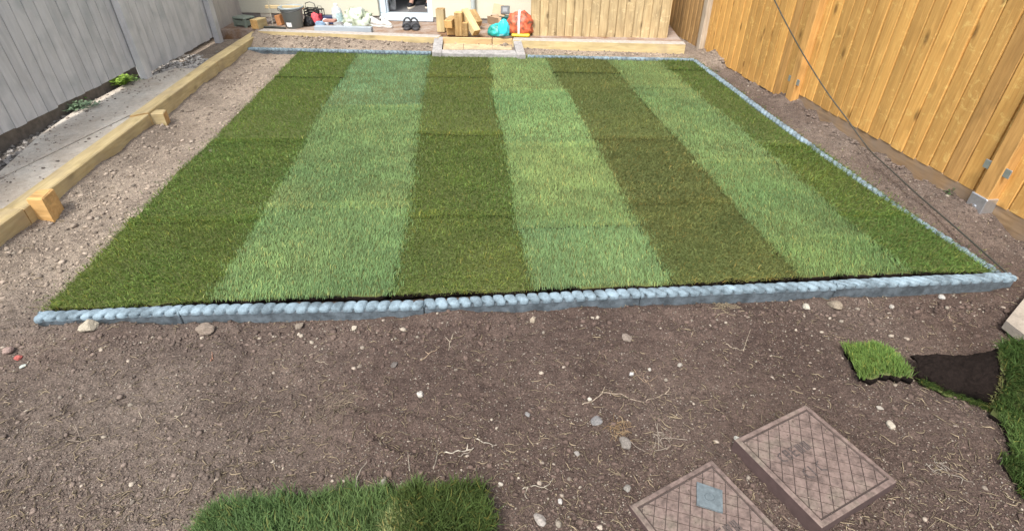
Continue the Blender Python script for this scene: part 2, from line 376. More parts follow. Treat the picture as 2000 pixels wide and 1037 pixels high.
# covers, polygons to keep free
C2 = [P(1435, 858, .048), P(1567, 793, .048), P(1745, 945, .048)]; 
C1 = [P(1230, 985, .025), P(1383, 900, .025)]
def squarecover(p0, p1, side=.325, ang=None):
    e = (p1 - p0); e.z = 0; e.normalize(); f2 = Vector((e.y, -e.x, 0)); return p0, e, f2, side
covs = [squarecover(C2[0], C2[1]), squarecover(C1[0], C1[1])]
def covpoly(c): p, e, f2, s = c; return [p, p + e * s, p + (e + f2) * s, p + f2 * s]
TURF1 = [P(370, 1060), P(400, 995), P(560, 985), P(740, 945), P(945, 940), P(955, 1060)]
def soil_free(x, y, grow=0):
    bad = inpoly(x, y, LAWN)
    for c in covs: bad |= inpoly(x, y, covpoly(c))
    tl = np.interp(y, [TL[4].y, TL[3].y, TL[0].y], [TL[4].x, TL[3].x, TL[0].x]); bad |= x < tl + .13
    bad |= x > RFB.x + RFD.x * (y - RFB.y) / RFD.y - .01
    bad |= y > 6.33 - .13 * x
    return ~bad

# ------------------------------------------------------------ loose crumbs, grit and chips (uncountable)
OCT = np.array([[1, 0, 0], [-1, 0, 0], [0, 1, 0], [0, -1, 0], [0, 0, 1], [0, 0, -1]], float)
OCTF = np.array([[0, 2, 4], [2, 1, 4], [1, 3, 4], [3, 0, 4], [2, 0, 5], [1, 2, 5], [3, 1, 5], [0, 3, 5]])
phi = (1 + 5 ** .5) / 2
ICO = np.array([[-1, phi, 0], [1, phi, 0], [-1, -phi, 0], [1, -phi, 0], [0, -1, phi], [0, 1, phi], [0, -1, -phi], [0, 1, -phi], [phi, 0, -1], [phi, 0, 1], [-phi, 0, -1], [-phi, 0, 1]], float) / (1 + phi ** 2) ** .5
ICOF = np.array([[0, 11, 5], [0, 5, 1], [0, 1, 7], [0, 7, 10], [0, 10, 11], [1, 5, 9], [5, 11, 4], [11, 10, 2], [10, 7, 6], [7, 1, 8], [3, 9, 4], [3, 4, 2], [3, 2, 6], [3, 6, 8], [3, 8, 9], [4, 9, 5], [2, 4, 11], [6, 2, 10], [8, 6, 7], [9, 8, 1]])
def pebbles(name, x, y, z, size, cols, mat, base=OCT, bf=OCTF, flat=.6, smooth=False, jit=.35):
    n = len(x); k = len(base)
    B = base[None] * (1 + (RNG.random((n, k, 1)) - .5) * 2 * jit) ; S = size[:, None] * (1 + (RNG.random((n, 3)) - .5) * .7); S[:, 2] *= flat
    th = RNG.random(n) * 2 * np.pi; c, s = np.cos(th), np.sin(th); B = B * S[:, None, :]
    tx = (RNG.random(n) - .5) * .9; B[:, :, 2] += B[:, :, 0] * tx[:, None] * .5
    X = B[:, :, 0] * c[:, None] - B[:, :, 1] * s[:, None] + x[:, None]; Y = B[:, :, 0] * s[:, None] + B[:, :, 1] * c[:, None] + y[:, None]; Z = B[:, :, 2] + z[:, None] + S[:, 2:3] * .25
    V = np.stack([X, Y, Z], -1).reshape(-1, 3); fa = (bf[None] + (np.arange(n) * k)[:, None, None]).reshape(-1)
    return npmesh(name, V, fa, np.full(n * len(bf), 3), mat, np.repeat(cols, k, 0), smooth=smooth)
def scatter_soil(n, ymin=.62, ymax=6.4, power=2.0, xr=(-2.9, 3.0)):
    u = RNG.random(n); a, b = ymin ** (1 - power), ymax ** (1 - power); y = (a + (b - a) * u) ** (1 / (1 - power))
    half = np.minimum(y * .98 + .75, 3.0); x = (RNG.random(n) * 2 - 1) * half
    ok = soil_free(x, y) & (x > xr[0]) & (x < xr[1]); return x[ok], y[ok]
x, y = scatter_soil(125000)
clump = vnoise(x, y, 5, 12) * .7 + vnoise(x, y, 17, 13) * .5; keep = RNG.random(len(x)) < clump * 1.1; x, y = x[keep], y[keep]
sz = (.0014 + .0046 * RNG.random(len(x)) ** 3.4) * np.clip(y / 1.3, .9, 2.2)
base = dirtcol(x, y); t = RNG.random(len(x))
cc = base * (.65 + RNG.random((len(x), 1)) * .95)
pale = np.array([.27, .235, .19]); rr_ = t > .82; cc[rr_] = pale * (.55 + .6 * RNG.random((rr_.sum(), 1))); sz[rr_] *= .8
o = pebbles('soil_crumbs', x, y, ground_z(x, y), sz, cc, M_crumb, OCT, OCTF, .6); tag(o, 'small crumbs of earth and pale grit lying on the bare soil', 'soil crumbs', kind='stuff')
# clods, denser along the edging, left bed and the right fence
xx, yy = scatter_soil(12000)
bx = RNG.uniform(-2.0, 2.3, 3600); by = 1.80 + .05 * (bx) - .03 - np.abs(RNG.normal(0, .07, 3600)); ed = by < 1.74 + .065 * bx
cx_ = RNG.uniform(2.3, 6.1, 900); fx_ = RFB.x + RFD.x * (cx_ - RFB.y) / RFD.y - .02 - np.abs(RNG.normal(0, .09, 900))
lx = RNG.uniform(-2.75, -1.95, 900); ly = RNG.uniform(1.2, 3.0, 900)
x = np.concatenate([xx, bx[ed], fx_, lx]); y = np.concatenate([yy, by[ed], cx_, ly]); ok = soil_free(x, y); x, y = x[ok], y[ok]
keep = (RNG.random(len(x)) < vnoise(x, y, 4, 15) * 1.3); x, y = x[keep], y[keep]
sz = (.0032 + .0105 * RNG.random(len(x)) ** 4.5) * np.clip(y / 1.8, .75, 1.4)
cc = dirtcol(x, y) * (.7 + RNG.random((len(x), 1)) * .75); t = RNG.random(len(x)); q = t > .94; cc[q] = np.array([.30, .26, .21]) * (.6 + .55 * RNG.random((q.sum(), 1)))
o = pebbles('soil_clods', x, y, ground_z(x, y), sz, cc, M_crumb, ICO, ICOF, .65, jit=.30); tag(o, 'lumpy brown clods of earth and small stones over the soil', 'clods', kind='stuff')

xb = np.concatenate([RNG.uniform(-2.8, -1.9, 1500), RNG.uniform(-2.8, 1.8, 2200)]); yb = np.concatenate([RNG.uniform(2, 6, 1500), 6.0 - .13 * xb[1500:] + RNG.uniform(-.12, .2, 2200)]); ok = soil_free(xb, yb); xb, yb = xb[ok], yb[ok]
tag(pebbles('bed_stones', xb, yb, ground_z(xb, yb), .004 + .013 * RNG.random(len(xb)) ** 2.6, np.array([.27, .22, .175]) * (.45 + 1.0 * RNG.random((len(xb), 1))), M_stone, ICO, ICOF, .6, jit=.3), 'small stones and clods in the beds left of and behind the lawn', 'small stones', kind='stuff')
x, y = scatter_soil(1500, .62, 6.2, 1.9); keep = RNG.random(len(x)) < (.15 + vnoise(x, y, 3.3, 17) ** 2); x, y = x[keep], y[keep]
sz = (.0035 + .0075 * RNG.random(len(x)) ** 3) * np.clip(y / 1.6, .8, 1.6); cc = np.array([.25, .21, .17]) * (.5 + .85 * RNG.random((len(x), 1)))
o = pebbles('grit_stones', x, y, ground_z(x, y), sz, cc, M_stone, ICO, ICOF, .6, jit=.3); tag(o, 'pale and tan grit stones sprinkled over the bare soil', 'grit', kind='stuff')
# stalk fibres lying about
def stalks(n):
    x, y = scatter_soil(n, .6, 4.5, 1.9); n = len(x); k = 5
    ln = (.007 + .045 * RNG.random(n) ** 3); th = RNG.random(n) * 2 * np.pi; curv = RNG.normal(0, 1.1, n); wd = .0006 + .0011 * RNG.random(n) ** 2
    V = []; prevx, prevy = x.copy(), y.copy(); a = th.copy(); rings = []
    for i in range(k):
        t = i / (k - 1); zc = ground_z(prevx, prevy) + .003 + .004 * np.sin(t * np.pi) * RNG.random(n) + wd
        wi = wd * (1 - .6 * abs(2 * t - 1) ** 2); px_, py_ = -np.sin(a), np.cos(a)
        rings.append(np.stack([np.stack([prevx + px_ * wi, prevy + py_ * wi, zc - wi], -1), np.stack([prevx - px_ * wi, prevy - py_ * wi, zc - wi], -1), np.stack([prevx, prevy, zc + wi], -1)], 1))
        prevx = prevx + np.cos(a) * ln / (k - 1); prevy = prevy + np.sin(a) * ln / (k - 1); a = a + curv / (k - 1) + RNG.normal(0, .35, n)
    V = np.stack(rings, 1).reshape(-1, 3); per = k * 3; fb = []
    for i in range(k - 1):
        for j in range(3): a0 = i * 3 + j; b0 = i * 3 + (j + 1) % 3; fb.append([a0, b0, b0 + 3, a0 + 3])
    fb = np.array(fb); fa = (fb[None] + (np.arange(n) * per)[:, None, None]).reshape(-1)
    c = np.array([.25, .20, .145]) * (.35 + .95 * RNG.random((n, 1)) ** 1.3); c[:, 2] *= .9
    return npmesh('dry_stalks', V, fa, np.full(n * len(fb), 4), M_root, np.repeat(c, per, 0))
tag(stalks(13000), 'thin dry roots and straw scraps scattered over the bare soil', 'straw scraps', kind='stuff')

# ------------------------------------------------------------ grass blades
def blades(pos, nrm, length, width, lean, leanvec, cols, tipc, seg=2):
    """pos Nx3, nrm Nx3, lean amount, leanvec Nx3 (direction the tips go)"""
    n = len(pos); th = RNG.random(n) * np.pi; side = np.stack([np.cos(th), np.sin(th), np.zeros(n)], -1) * (width[:, None] / 2)
    d = nrm + leanvec * lean[:, None]; d /= np.linalg.norm(d, axis=1, keepdims=True)
    d2 = nrm * .45 + leanvec * (lean[:, None] * 1.9) + RNG.normal(0, .25, (n, 3)); d2 /= np.linalg.norm(d2, axis=1, keepdims=True)
    p1 = pos + d * (length[:, None] * .55); p2 = p1 + d2 * (length[:, None] * .45)
    if seg == 2:
        V = np.stack([pos - side, pos + side, p1 - side * .8, p1 + side * .8, p2], 1).reshape(-1, 3); k = 5
        fa = np.array([0, 1, 3, 2, 2, 3, 4]); sizes = np.tile([4, 3], n)
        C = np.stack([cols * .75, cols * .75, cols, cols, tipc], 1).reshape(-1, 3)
    else:
        V = np.stack([pos - side, pos + side, p2], 1).reshape(-1, 3); k = 3; fa = np.array([0, 1, 2]); sizes = np.full(n, 3)
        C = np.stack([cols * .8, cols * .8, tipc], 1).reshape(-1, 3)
    return V, (fa[None] + (np.arange(n) * k)[:, None]).reshape(-1), sizes, C
def turf(name, S, nu, nv, count, parent, col, leanvec, leanamt, length=.028, width=.0026, thick=.022, tilt=.35, seg=2, brown=.06, ragged=.006, colvar=.22, matbase=None, colfn=None, soft=0, seamy=False):
    """S(u,v) arrays -> pos,normal. Soil slab with blades on top, one mesh."""
    uu, vv = np.meshgrid(np.linspace(0, 1, nu), np.linspace(0, 1, nv)); Pt, Nn = S(uu.ravel(), vv.ravel())
    edge = (uu.ravel() == 0) | (uu.ravel() == 1) | (vv.ravel() == 0) | (vv.ravel() == 1)
    Pt = Pt + edge[:, None] * RNG.normal(0, ragged, Pt.shape) * np.array([1, 1, 0]); Bt = Pt - Nn * thick
    V = [Pt, Bt]; nb = len(Pt)
    i = (np.arange(nv - 1)[:, None] * nu + np.arange(nu - 1)[None, :]).ravel()
    top = np.stack([i, i + 1, i + nu + 1, i + nu], 1); bot = top[:, ::-1] + nb
    per = list(range(nu)) + [nu * (j + 1) - 1 for j in range(1, nv)] + [nu * nv - 1 - j for j in range(1, nu)] + [nu * (nv - 1 - j) for j in range(1, nv - 1)]
    sidef = np.array([[per[j], per[j] + nb, per[(j + 1) % len(per)] + nb, per[(j + 1) % len(per)]] for j in range(len(per))])
    FA = np.concatenate([top.ravel(), bot.ravel(), sidef.ravel()]); SZ = np.full(len(top) * 2 + len(sidef), 4); MI = np.concatenate([np.zeros(len(top)), np.ones(len(top) + len(sidef))])
    u = RNG.random(count) * 1.024 - .012; v = RNG.random(count) * 1.024 - .012; p, nn = S(u, v)
    e = np.minimum(np.minimum(u, 1 - u), np.minimum(v, 1 - v))
    p = p + RNG.normal(0, ragged * .6, p.shape) * np.array([1, 1, 0.0]) - nn * .003
    if soft: p[:, 0] += (RNG.random(count) < .35) * RNG.normal(0, soft, count) * np.exp(-np.minimum(u, 1 - u) / .12)
    patch = vnoise(p[:, 0], p[:, 1], 9, 21) * .6 + vnoise(p[:, 0], p[:, 1], 30, 22) * .4
    L = length * (.55 + .75 * RNG.random(count)) * (.8 + .4 * patch); W = width * (.7 + .7 * RNG.random(count))
    lv = np.asarray(leanvec)[None] + RNG.normal(0, tilt, (count, 3)); lv[:, 2] *= .3
    col = np.asarray(col)
    cb = col[None] * (1 + (RNG.random((count, 1)) - .5) * 2 * colvar) * (.80 + .42 * patch[:, None])
    yel = RNG.random(count) < brown; cb[yel] = cb[yel] * np.array([1.7, 1.2, 1.1]) + np.array([.05, .035, .01])
    big = vnoise(p[:, 0], p[:, 1], 3.2, 23)[:, None]; cb = cb * (1 + (big - .5) * np.array([[.34, .18, .15]]))
    band = (vnoise(p[:, 0] * .35, p[:, 1], 11, 24) - .5)[:, None]; cb = cb * (1 + band * np.array([[.20, .22, .18]]))
    if seamy: q = (RNG.random(count) < .30 * vnoise(p[:, 0], p[:, 1], 2.3, 25) * 1.6) & ((v < .025) | (v > .985)); cb[q] = cb[q] * np.array([1.35, 1.15, 1.0]) + np.array([.045, .035, .01])
    if colfn is not None: cb = colfn(p, cb)
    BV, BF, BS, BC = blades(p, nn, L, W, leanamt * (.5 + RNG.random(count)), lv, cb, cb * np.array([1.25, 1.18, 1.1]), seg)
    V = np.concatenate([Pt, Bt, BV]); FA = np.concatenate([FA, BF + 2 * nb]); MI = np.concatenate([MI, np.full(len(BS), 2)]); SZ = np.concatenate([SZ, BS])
    CC = np.concatenate([np.full((2 * nb, 3), .05), BC])
    return npmesh(name, V, FA, SZ, [M_thatch, M_turfsoil, M_grass], CC, parent=parent, midx=MI)

lawn = thing('lawn', 'newly laid striped turf lawn framed by blue-grey rope-top edging', 'lawn')
S_ = [-.985, -.575, -.1405, .200, .547, .886, 1.182, 1.402]     # stripe boundary slopes in the picture
def bline(k):
    if k == 0: return LF, LB
    if k == 7: return RF, RB
    fy = 600 + (527 - 600) * ((lawnx(S_[k], 570) - 88) / (1930 - 88)) * 1.0
    fy = 602 - .0395 * (lawnx(S_[k], 575) - 88)
    by = 98 + .0222 * (lawnx(S_[k], 105) - 590)
    return P(lawnx(S_[k], fy), fy, TURFZ), P(lawnx(S_[k], by), by, TURFZ)
BL = [bline(k) for k in range(8)]
# seams of each stripe, picture rows, far to near
seams = [[150, 275, 430], [212, 405], [150, 262, 420], [178, 285, 440], [142, 270, 395], [172, 318, 470], [136, 285, 420]]
DK = (.078, .112, .026); LT = (.150, .225, .100)
stripes = [('dark', (.168, .250, .066)), ('light', (.150, .238, .094)), ('dark', (.168, .232, .062)), ('light', (.154, .240, .092)), ('dark', (.158, .192, .064)), ('light', (.144, .214, .076)), ('dark', (.126, .202, .052))]
labs = ['dark green stripe of turf at the left edge, ending on the bare soil', 'pale green stripe of turf, left one of the pale three', 'dark green stripe of turf running up to the left of the step', 'pale green stripe of turf running up to the right half of the step',
        'brownish dark stripe of turf, right of the middle', 'soft pale green stripe of turf, second from the right edge', 'dark green narrow stripe of turf against the right-hand edging']
def rowt(k, yrow):   # picture row -> parameter along the stripe (0 near, 1 far)
    a = (BL[k][0] + BL[k + 1][0]) / 2; b = (BL[k][1] + BL[k + 1][1]) / 2
    yy = P(1000, yrow, TURFZ).y; return (yy - a.y) / (b.y - a.y)
for k in range(7):
    kind, col = stripes[k]; st = bpy.data.objects.new('turf_stripe', None); link(st, lawn); st['label'] = labs[k]
    ts = [0] + sorted(rowt(k, yv) for yv in seams[k]) + [1]
    (a0, a1), (b0, b1) = BL[k], BL[k + 1]
    for j in range(len(ts) - 1):
        t0, t1 = ts[j], ts[j + 1]; dz = random.uniform(-.003, .003); hv = random.uniform(.93, 1.07)
        if j > 0: t0 -= .006
        if j < len(ts) - 2: t1 += .006
        A = np.array([a0.lerp(a1, t0), b0.lerp(b1, t0), a0.lerp(a1, t1), b0.lerp(b1, t1)])
        def S(u, v, A=A, dz=dz, j=j, k=k):
            p = (A[0][None] * (1 - u)[:, None] + A[1][None] * u[:, None]) * (1 - v)[:, None] + (A[2][None] * (1 - u)[:, None] + A[3][None] * u[:, None]) * v[:, None]
            p = p.copy(); wv = lambda kk: (vnoise(np.full(len(u), kk * 7.3), p[:, 1], 1.9, 33) - .5) * .028 + (vnoise(np.full(len(u), kk * 5.1), p[:, 1], 7, 34) - .5) * .012
            p[:, 0] += (1 - u) * wv(k) * (1 if k else .8) + u * wv(k + 1) * (1 if k < 6 else .3)
            p[:, 2] += dz + (vnoise(p[:, 0], p[:, 1], 3, 31) - .5) * .012
            p[:, 2] += .005 * np.exp(-((v) / .02) ** 2) * (j > 0)
            return p, np.tile([0, 0, 1.0], (len(u), 1))
        area = abs((A[1] - A[0])[0]) * abs((A[2] - A[0])[1]); ym = (A[0][1] + A[2][1]) / 2
        dens = 38000 * min(1, (2.4 / ym) ** 1.25); wd = .0025 * max(1, ym / 2.6) ** .9
        tint = np.array(col) * hv * np.array([1 + random.uniform(-.07, .07), 1, 1 + random.uniform(-.08, .08)])
        if kind == 'light': lv, la, tl_, ln = (0, 1, 0), .75, .45, .027
        else: lv, la, tl_, ln = (.05, -.9, 0), .6, .55, .027
        if k == 1 and j == 2: tint = tint * np.array([.93, .98, 1.15])
        def sf(p, cb, k=k, j=j):
            # pale yellowed tips along a seam
            return cb
        o = turf('turf_piece', S, 12, 14, int(area * dens), st, tint, lv, la, length=ln * 1.08, width=wd * 1.0, thick=.03, tilt=tl_, seg=2 if ym < 4.2 else 1, ragged=.008, brown=.07 if kind == 'dark' else .05, colvar=.32, seamy=True, soft=.035 if k < 4 else .07)

# ------------------------------------------------------------ rope-top edging
def edging(name, A, B, label, r=.0245, pitch=.048, twist=.55, zt=.055, flip=1, cat='edging stone', group='rope-top edging stones', plate=.16, seed=0, wob=0):
    A = Vector((A[0], A[1], 0)); B = Vector((B[0], B[1], 0)); L = (B - A).length; ang = math.atan2(B.y - A.y, B.x - A.x)
    nl = max(1, round(L / pitch)); pt = L / nl; ns = nl * 10; V = []; nth = 13; rnd = random.Random(seed)
    hh = [1 + rnd.uniform(-.03, .03) for _ in range(nl + 4)]; tl_ = [rnd.gauss(0, .0012) for _ in range(nl + 4)]; gg = [rnd.choice([.0, .03, .08, .30]) for _ in range(nl + 4)]
    for i in range(ns + 1):
        s = L * i / ns
        for j in range(nth):
            th = math.pi * (-.10 + 1.20 * j / (nth - 1))
            ph = s / pt + flip * twist * math.cos(th); dd = abs((ph % 1) - .5) * 2      # dd=1 at the groove
            rr = r * (1 - .26 * max(0, dd) ** 2.4 - ((.38 + gg[int(round(ph)) % len(gg)]) if dd > .88 else 0)) * hh[int(ph) % len(hh)]
            cx_, sx_ = math.cos(th), math.sin(th)
            V.append((s + rnd.gauss(0, .0004), math.copysign(abs(cx_) ** .8, cx_) * rr * 1.12, zt - r * .74 + math.copysign(abs(sx_) ** .75, sx_) * rr * .74 + tl_[int(ph) % len(tl_)] * cx_))
    Fc = [(i * nth + j, (i + 1) * nth + j, (i + 1) * nth + j + 1, i * nth + j + 1) for i in range(ns) for j in range(nth - 1)]
    Fc += [tuple(range(nth)), tuple(range((ns + 1) * nth - 1, ns * nth - 1, -1))]
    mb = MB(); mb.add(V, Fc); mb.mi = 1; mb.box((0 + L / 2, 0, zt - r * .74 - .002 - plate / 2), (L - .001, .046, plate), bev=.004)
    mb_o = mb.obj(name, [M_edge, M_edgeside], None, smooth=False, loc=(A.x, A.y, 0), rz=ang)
    mb_o.data.polygons.foreach_set('use_smooth', [True] * (len(Fc) - 2) + [False] * (len(mb.f) - len(Fc) + 2))
    return tag(mb_o, label, cat, group)
fx = [(70, 613), (352, 600), (828, 590), (1250, 568), (1630, 553), (1978, 538)]; fp = [P(a, b, .062) for a, b in fx]
fl = ['short blue-grey rope-top edging stone at the left end of the front row', 'rope-top edging stone second from the left along the front, near the left end',
      'rope-top edging stone in the middle of the front row', 'rope-top edging stone second from the right along the front, mossy clump before it', 'rope-top edging stone at the right end of the front row with deep slanted grooves']
for i in range(5):
    d = (fp[i + 1] - fp[i]).normalized() * .0008
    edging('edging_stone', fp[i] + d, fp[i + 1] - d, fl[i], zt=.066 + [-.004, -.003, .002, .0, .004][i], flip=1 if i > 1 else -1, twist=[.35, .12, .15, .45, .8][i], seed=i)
rp = [P(1357, 117, .04), P(1500, 222, .04), P(1702, 365, .04), P(1950, 528, .035)]
rs = [rp[0]]; 
pl = [Vector((v.x, v.y, 0)) for v in rp]; tot = sum((pl[i + 1] - pl[i]).length for i in range(3)); 
def along(pl, d):
    for i in range(len(pl) - 1):
        l = (pl[i + 1] - pl[i]).length
        if d <= l or i == len(pl) - 2: return pl[i].lerp(pl[i + 1], d / l)
        d -= l
nr = 5
rl = ['rope-top edging stone at the far end of the right-hand row', 'rope-top edging stone second from the far end of the right-hand row', 'rope-top edging stone in the middle of the right-hand row beside the lawn',
      'half-hidden rope-top edging stone, second from the near end of the right-hand row', 'sunken rope-top edging stone at the near end of the right-hand row']
for i in range(nr):
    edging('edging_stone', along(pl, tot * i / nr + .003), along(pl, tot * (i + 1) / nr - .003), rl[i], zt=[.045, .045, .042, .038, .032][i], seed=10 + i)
def row(A, B, n, labels, zt, seed):
    for i in range(n):
        edging('edging_stone', A.lerp(B, i / n + .002), A.lerp(B, (i + 1) / n - .002), labels[i], zt=zt, seed=seed + i)
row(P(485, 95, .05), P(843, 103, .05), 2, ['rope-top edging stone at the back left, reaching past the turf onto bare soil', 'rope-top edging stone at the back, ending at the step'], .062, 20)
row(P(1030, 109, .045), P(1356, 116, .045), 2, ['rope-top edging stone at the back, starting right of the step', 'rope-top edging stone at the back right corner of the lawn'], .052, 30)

# ------------------------------------------------------------ left timbers, path, gravel
def beam(name, pts, zb, mats, label, cat='timber sleeper', group=None, parent=None):
    """pts four top corners (near-left.. order around). One prism in local axes along its length"""
    c = sum((Vector(p) for p in pts), Vector()) / 4; c.z = 0; d = Vector(pts[1]) - Vector(pts[0]); ang = math.atan2(d.y, d.x); R = Matrix.Rotation(-ang, 3, 'Z')
    loc = [R @ (Vector(p) - c) for p in pts]; k = .006; n = 4
    cen = sum(loc, Vector()) / 4
    ins = [Vector((p.x - math.copysign(k, p.x - cen.x), p.y - math.copysign(k, p.y - cen.y), p.z)) for p in loc]; low = [Vector((p.x, p.y, p.z - k)) for p in loc]; bot = [Vector((p.x, p.y, zb)) for p in loc]
    mb = MB(); mb.add(ins, [tuple(range(4))]); mb.mi = 0
    mb.add(ins + low, [(i, (i + 1) % 4, (i + 1) % 4 + 4, i + 4) for i in range(4)])
    for i in range(4):
        mb.mi = 1 if (len(mats) > 1 and i in (1, 3)) else 0
        mb.add([low[i], low[(i + 1) % 4], bot[(i + 1) % 4], bot[i]], [(0, 1, 2, 3)])
    mb.mi = 0; mb.add(bot, [(3, 2, 1, 0)])
    o = mb.obj(name, mats, parent, loc=c, rz=ang); fixnormals(o)
    if parent is None: tag(o, label, cat, group)
    return o
G = 'yellow timber sleepers edging the path'
tl_lab = ['far yellow timber sleeper along the path, meeting the back corner', 'middle yellow timber sleeper along the path', 'long yellow timber sleeper with soil heaped on its side', 'yellow timber sleeper running out of the left edge']
for i in range(4):
    d = (TL[i + 1] - TL[i]).normalized() * .0025; dz = Vector((0, 0, [0, 0, -.012, -.006][i]))
    beam('timber_sleeper', [TL[i] + d + dz, TL[i + 1] - d + dz, TR[i + 1] - d + dz, TR[i] + d + dz], -.08, [M_sleeper, M_sleeperend], tl_lab[i], 'sleeper', G)
def blockpts(px, z): return [P(a, b, z) for a, b in px]
# braces on the soil side
beam('timber_block', [P(81, 389, .14), P(50, 388, .14), P(72, 371, .14), P(104, 368, .14)], -.05, [M_sleeperend, M_sleeperend], 'chunky orange timber block on the soil at the near joint of the sleepers', 'timber block')
beam('timber_block', [P(318, 222, .10), P(285, 223, .10), P(296, 213.5, .10), P(324, 213.5, .10)], -.05, [M_sleeper, M_sleeperend], 'small orange-ended timber block beside the middle joint of the path sleepers', 'timber block')
# path
PZ = .098
pe = [P(-250, 500, PZ), P(0, 335, PZ), P(80, 262, PZ), P(150, 214, PZ), P(248, 163, PZ), P(300, 147, PZ), P(342, 134, PZ)]
off = Vector((-.006, 0, 0))
pathtop = pe + [P(383, 134, PZ), TL[2] + off, TL[3] + off, TL[4] + off]
pathtop = [Vector((p.x, p.y, PZ)) for p in pathtop]
# path as two slabs with an open joint
j0, j1 = P(0, 348, PZ), P(262, 210, PZ)
jd = (j1 - j0).normalized()
ja, jb = j0 - jd * 2.2, TL[1].lerp(TL[2], .86) + off; jb.z = PZ; ja.z = PZ
left = [Vector((-3.6, ja.y, PZ)), ja, j0, jb] + [Vector((TL[1].lerp(TL[2], .55).x, TL[1].lerp(TL[2], .55).y, PZ)) + off, P(383, 134, PZ)] + list(reversed(pe[1:]))
path = bpy.data.objects.new('path', None); COL.objects.link(path); tag(path, 'dusty concrete path between the grey fence and the timber sleepers', kind='structure')
def flatslab(name, pts, zb, mat, parent, shrink=0):
    mb = MB(); mb.quadprism(pts, zb); o = mb.obj(name, mat, parent); return fixnormals(o)
flatslab('slab', left, 0, M_path, path)
nrm = Vector((-jd.y, jd.x, 0)); g = -nrm * .006
right = [ja + g * 1, j0 + g, jb + g * 1 + Vector((0, -.01, 0)), TL[2] + off, TL[3] + off, TL[4] + off]
right = [Vector((p.x, p.y, PZ - .003)) for p in right]
flatslab('slab', right, 0, M_path, path)

# gravel strip
gv = bpy.data.meshes.new('g')
gx = np.linspace(-3.75, -2.78, 60); gy = np.linspace(1.5, 7.3, 240); X, Y = np.meshgrid(gx, gy)
tlx = np.interp(Y, [TL[4].y, TL[3].y, TL[0].y], [TL[4].x, TL[3].x, TL[0].x])
X2 = -3.75 + (X + 3.75) / (.97) * (tlx - .012 + 3.75)
Z = .07 + (vnoise(X2, Y, 6, 41) - .5) * .03 + (vnoise(X2, Y, 25, 42) - .5) * .015 - .05 * sstep(5.2, 6.3, Y)
ni, nj = len(gx), len(gy); i = (np.arange(nj - 1)[:, None] * ni + np.arange(ni - 1)[None, :]).ravel()
gr = npmesh('gravel_bed', np.stack([X2, Y, Z], -1).reshape(-1, 3), np.stack([i, i + 1, i + ni + 1, i + ni], 1).ravel(), np.full(len(i), 4), M_soil, np.tile([.13, .115, .10], (ni * nj, 1)), smooth=True)
tag(gr, 'stony strip of dark gravel under the grey fence', kind='structure')
n = 5200; gy_ = RNG.uniform(2.2, 7.2, n); t_ = RNG.random(n) ** 1.0; tx_ = np.interp(gy_, [TL[4].y, TL[3].y, TL[0].y], [TL[4].x, TL[3].x, TL[0].x]); gx_ = -3.5 + t_ * (tx_ + 3.5)
ok = ~inpoly(gx_, gy_, [Vector((p.x, p.y, 0)) for p in left]) & ~inpoly(gx_, gy_, [Vector((p.x, p.y, 0)) for p in right]); gx_, gy_ = gx_[ok], gy_[ok]
gz_ = .07 + (vnoise(gx_, gy_, 6, 41) - .5) * .03 + (vnoise(gx_, gy_, 25, 42) - .5) * .015 - .05 * sstep(5.2, 6.3, gy_)
sz = .006 + .018 * RNG.random(len(gx_)) ** 2.5; far = sstep(5., 5.6, gy_)[:, None]
cc = (np.array([.26, .24, .22]) * (1 - far) + np.array([.46, .43, .39]) * far) * (.45 + .9 * RNG.random((len(gx_), 1)))
tag(pebbles('gravel', gx_, gy_, gz_, sz, cc, M_stone, ICO, ICOF, .55, jit=.2), 'loose grey and pale stones along the foot of the grey fence', 'gravel', kind='stuff')

x = RNG.uniform(-3.4, -2.5, 2600); y = RNG.uniform(1.8, 5.4, 2600); ok = inpoly(x, y, pathtop) & (RNG.random(2600) < .12 + .9 * sstep(.25, .0, x - np.interp(y, [pe[0].y, pe[1].y, pe[3].y, pe[6].y], [pe[0].x, pe[1].x, pe[3].x, pe[6].x]))); x, y = x[ok], y[ok]
tag(pebbles('path_grit', x, y, np.full(len(x), PZ), .0025 + .009 * RNG.random(len(x)) ** 3, np.array([.30, .26, .22]) * (.4 + .9 * RNG.random((len(x), 1))), M_stone, ICO, ICOF, .6, jit=.3), 'grit and small stones strewn over the concrete path', 'grit', kind='stuff')
# weeds
def weed(x, y, z, n, h, spread, col, label, seed, wide=.016):
    rnd = random.Random(seed); root = thing('weed', label, 'weed', P(x, y, z)); mb = MB(); st = MB()
    for i in range(n):
        a = rnd.uniform(0, 6.28); r = rnd.uniform(.2, 1) * spread; hh = h * rnd.uniform(.4, 1) * (1 - .5 * r / spread); e = Vector((math.cos(a) * r, math.sin(a) * r, hh))
        st.tube([(0, 0, -.01), e * .5 + Vector((0, 0, .01)), e], .0012, 3)
        for q in range(4):
            c = e * rnd.uniform(.55, 1); b = rnd.uniform(0, 6.28); l = rnd.uniform(.7, 1.3) * wide; dv = Vector((math.cos(b), math.sin(b), rnd.uniform(-.3, .5))) * l; sv = Vector((-math.sin(b), math.cos(b), rnd.uniform(-.3, .3))) * l * .4
            mb.add([c, c + dv * .5 + sv, c + dv, c + dv * .5 - sv], [(0, 1, 2), (0, 2, 3)])
    mb.obj('foliage', plain('weed_leaf', col, .5, .3, 40, 0), root); st.obj('stem', plain('weed_stem', tuple(c * .8 for c in col), .6, .2, 40, 0), root)
weed(243, 165, .10, 70, .11, .13, (.26, .40, .06), 'bright green leafy weed at the foot of the near grey post', 1, .028)
weed(268, 161, .085, 10, .03, .08, (.10, .17, .05), 'low dull weed on the path edge just right of the near grey post', 2, .02)
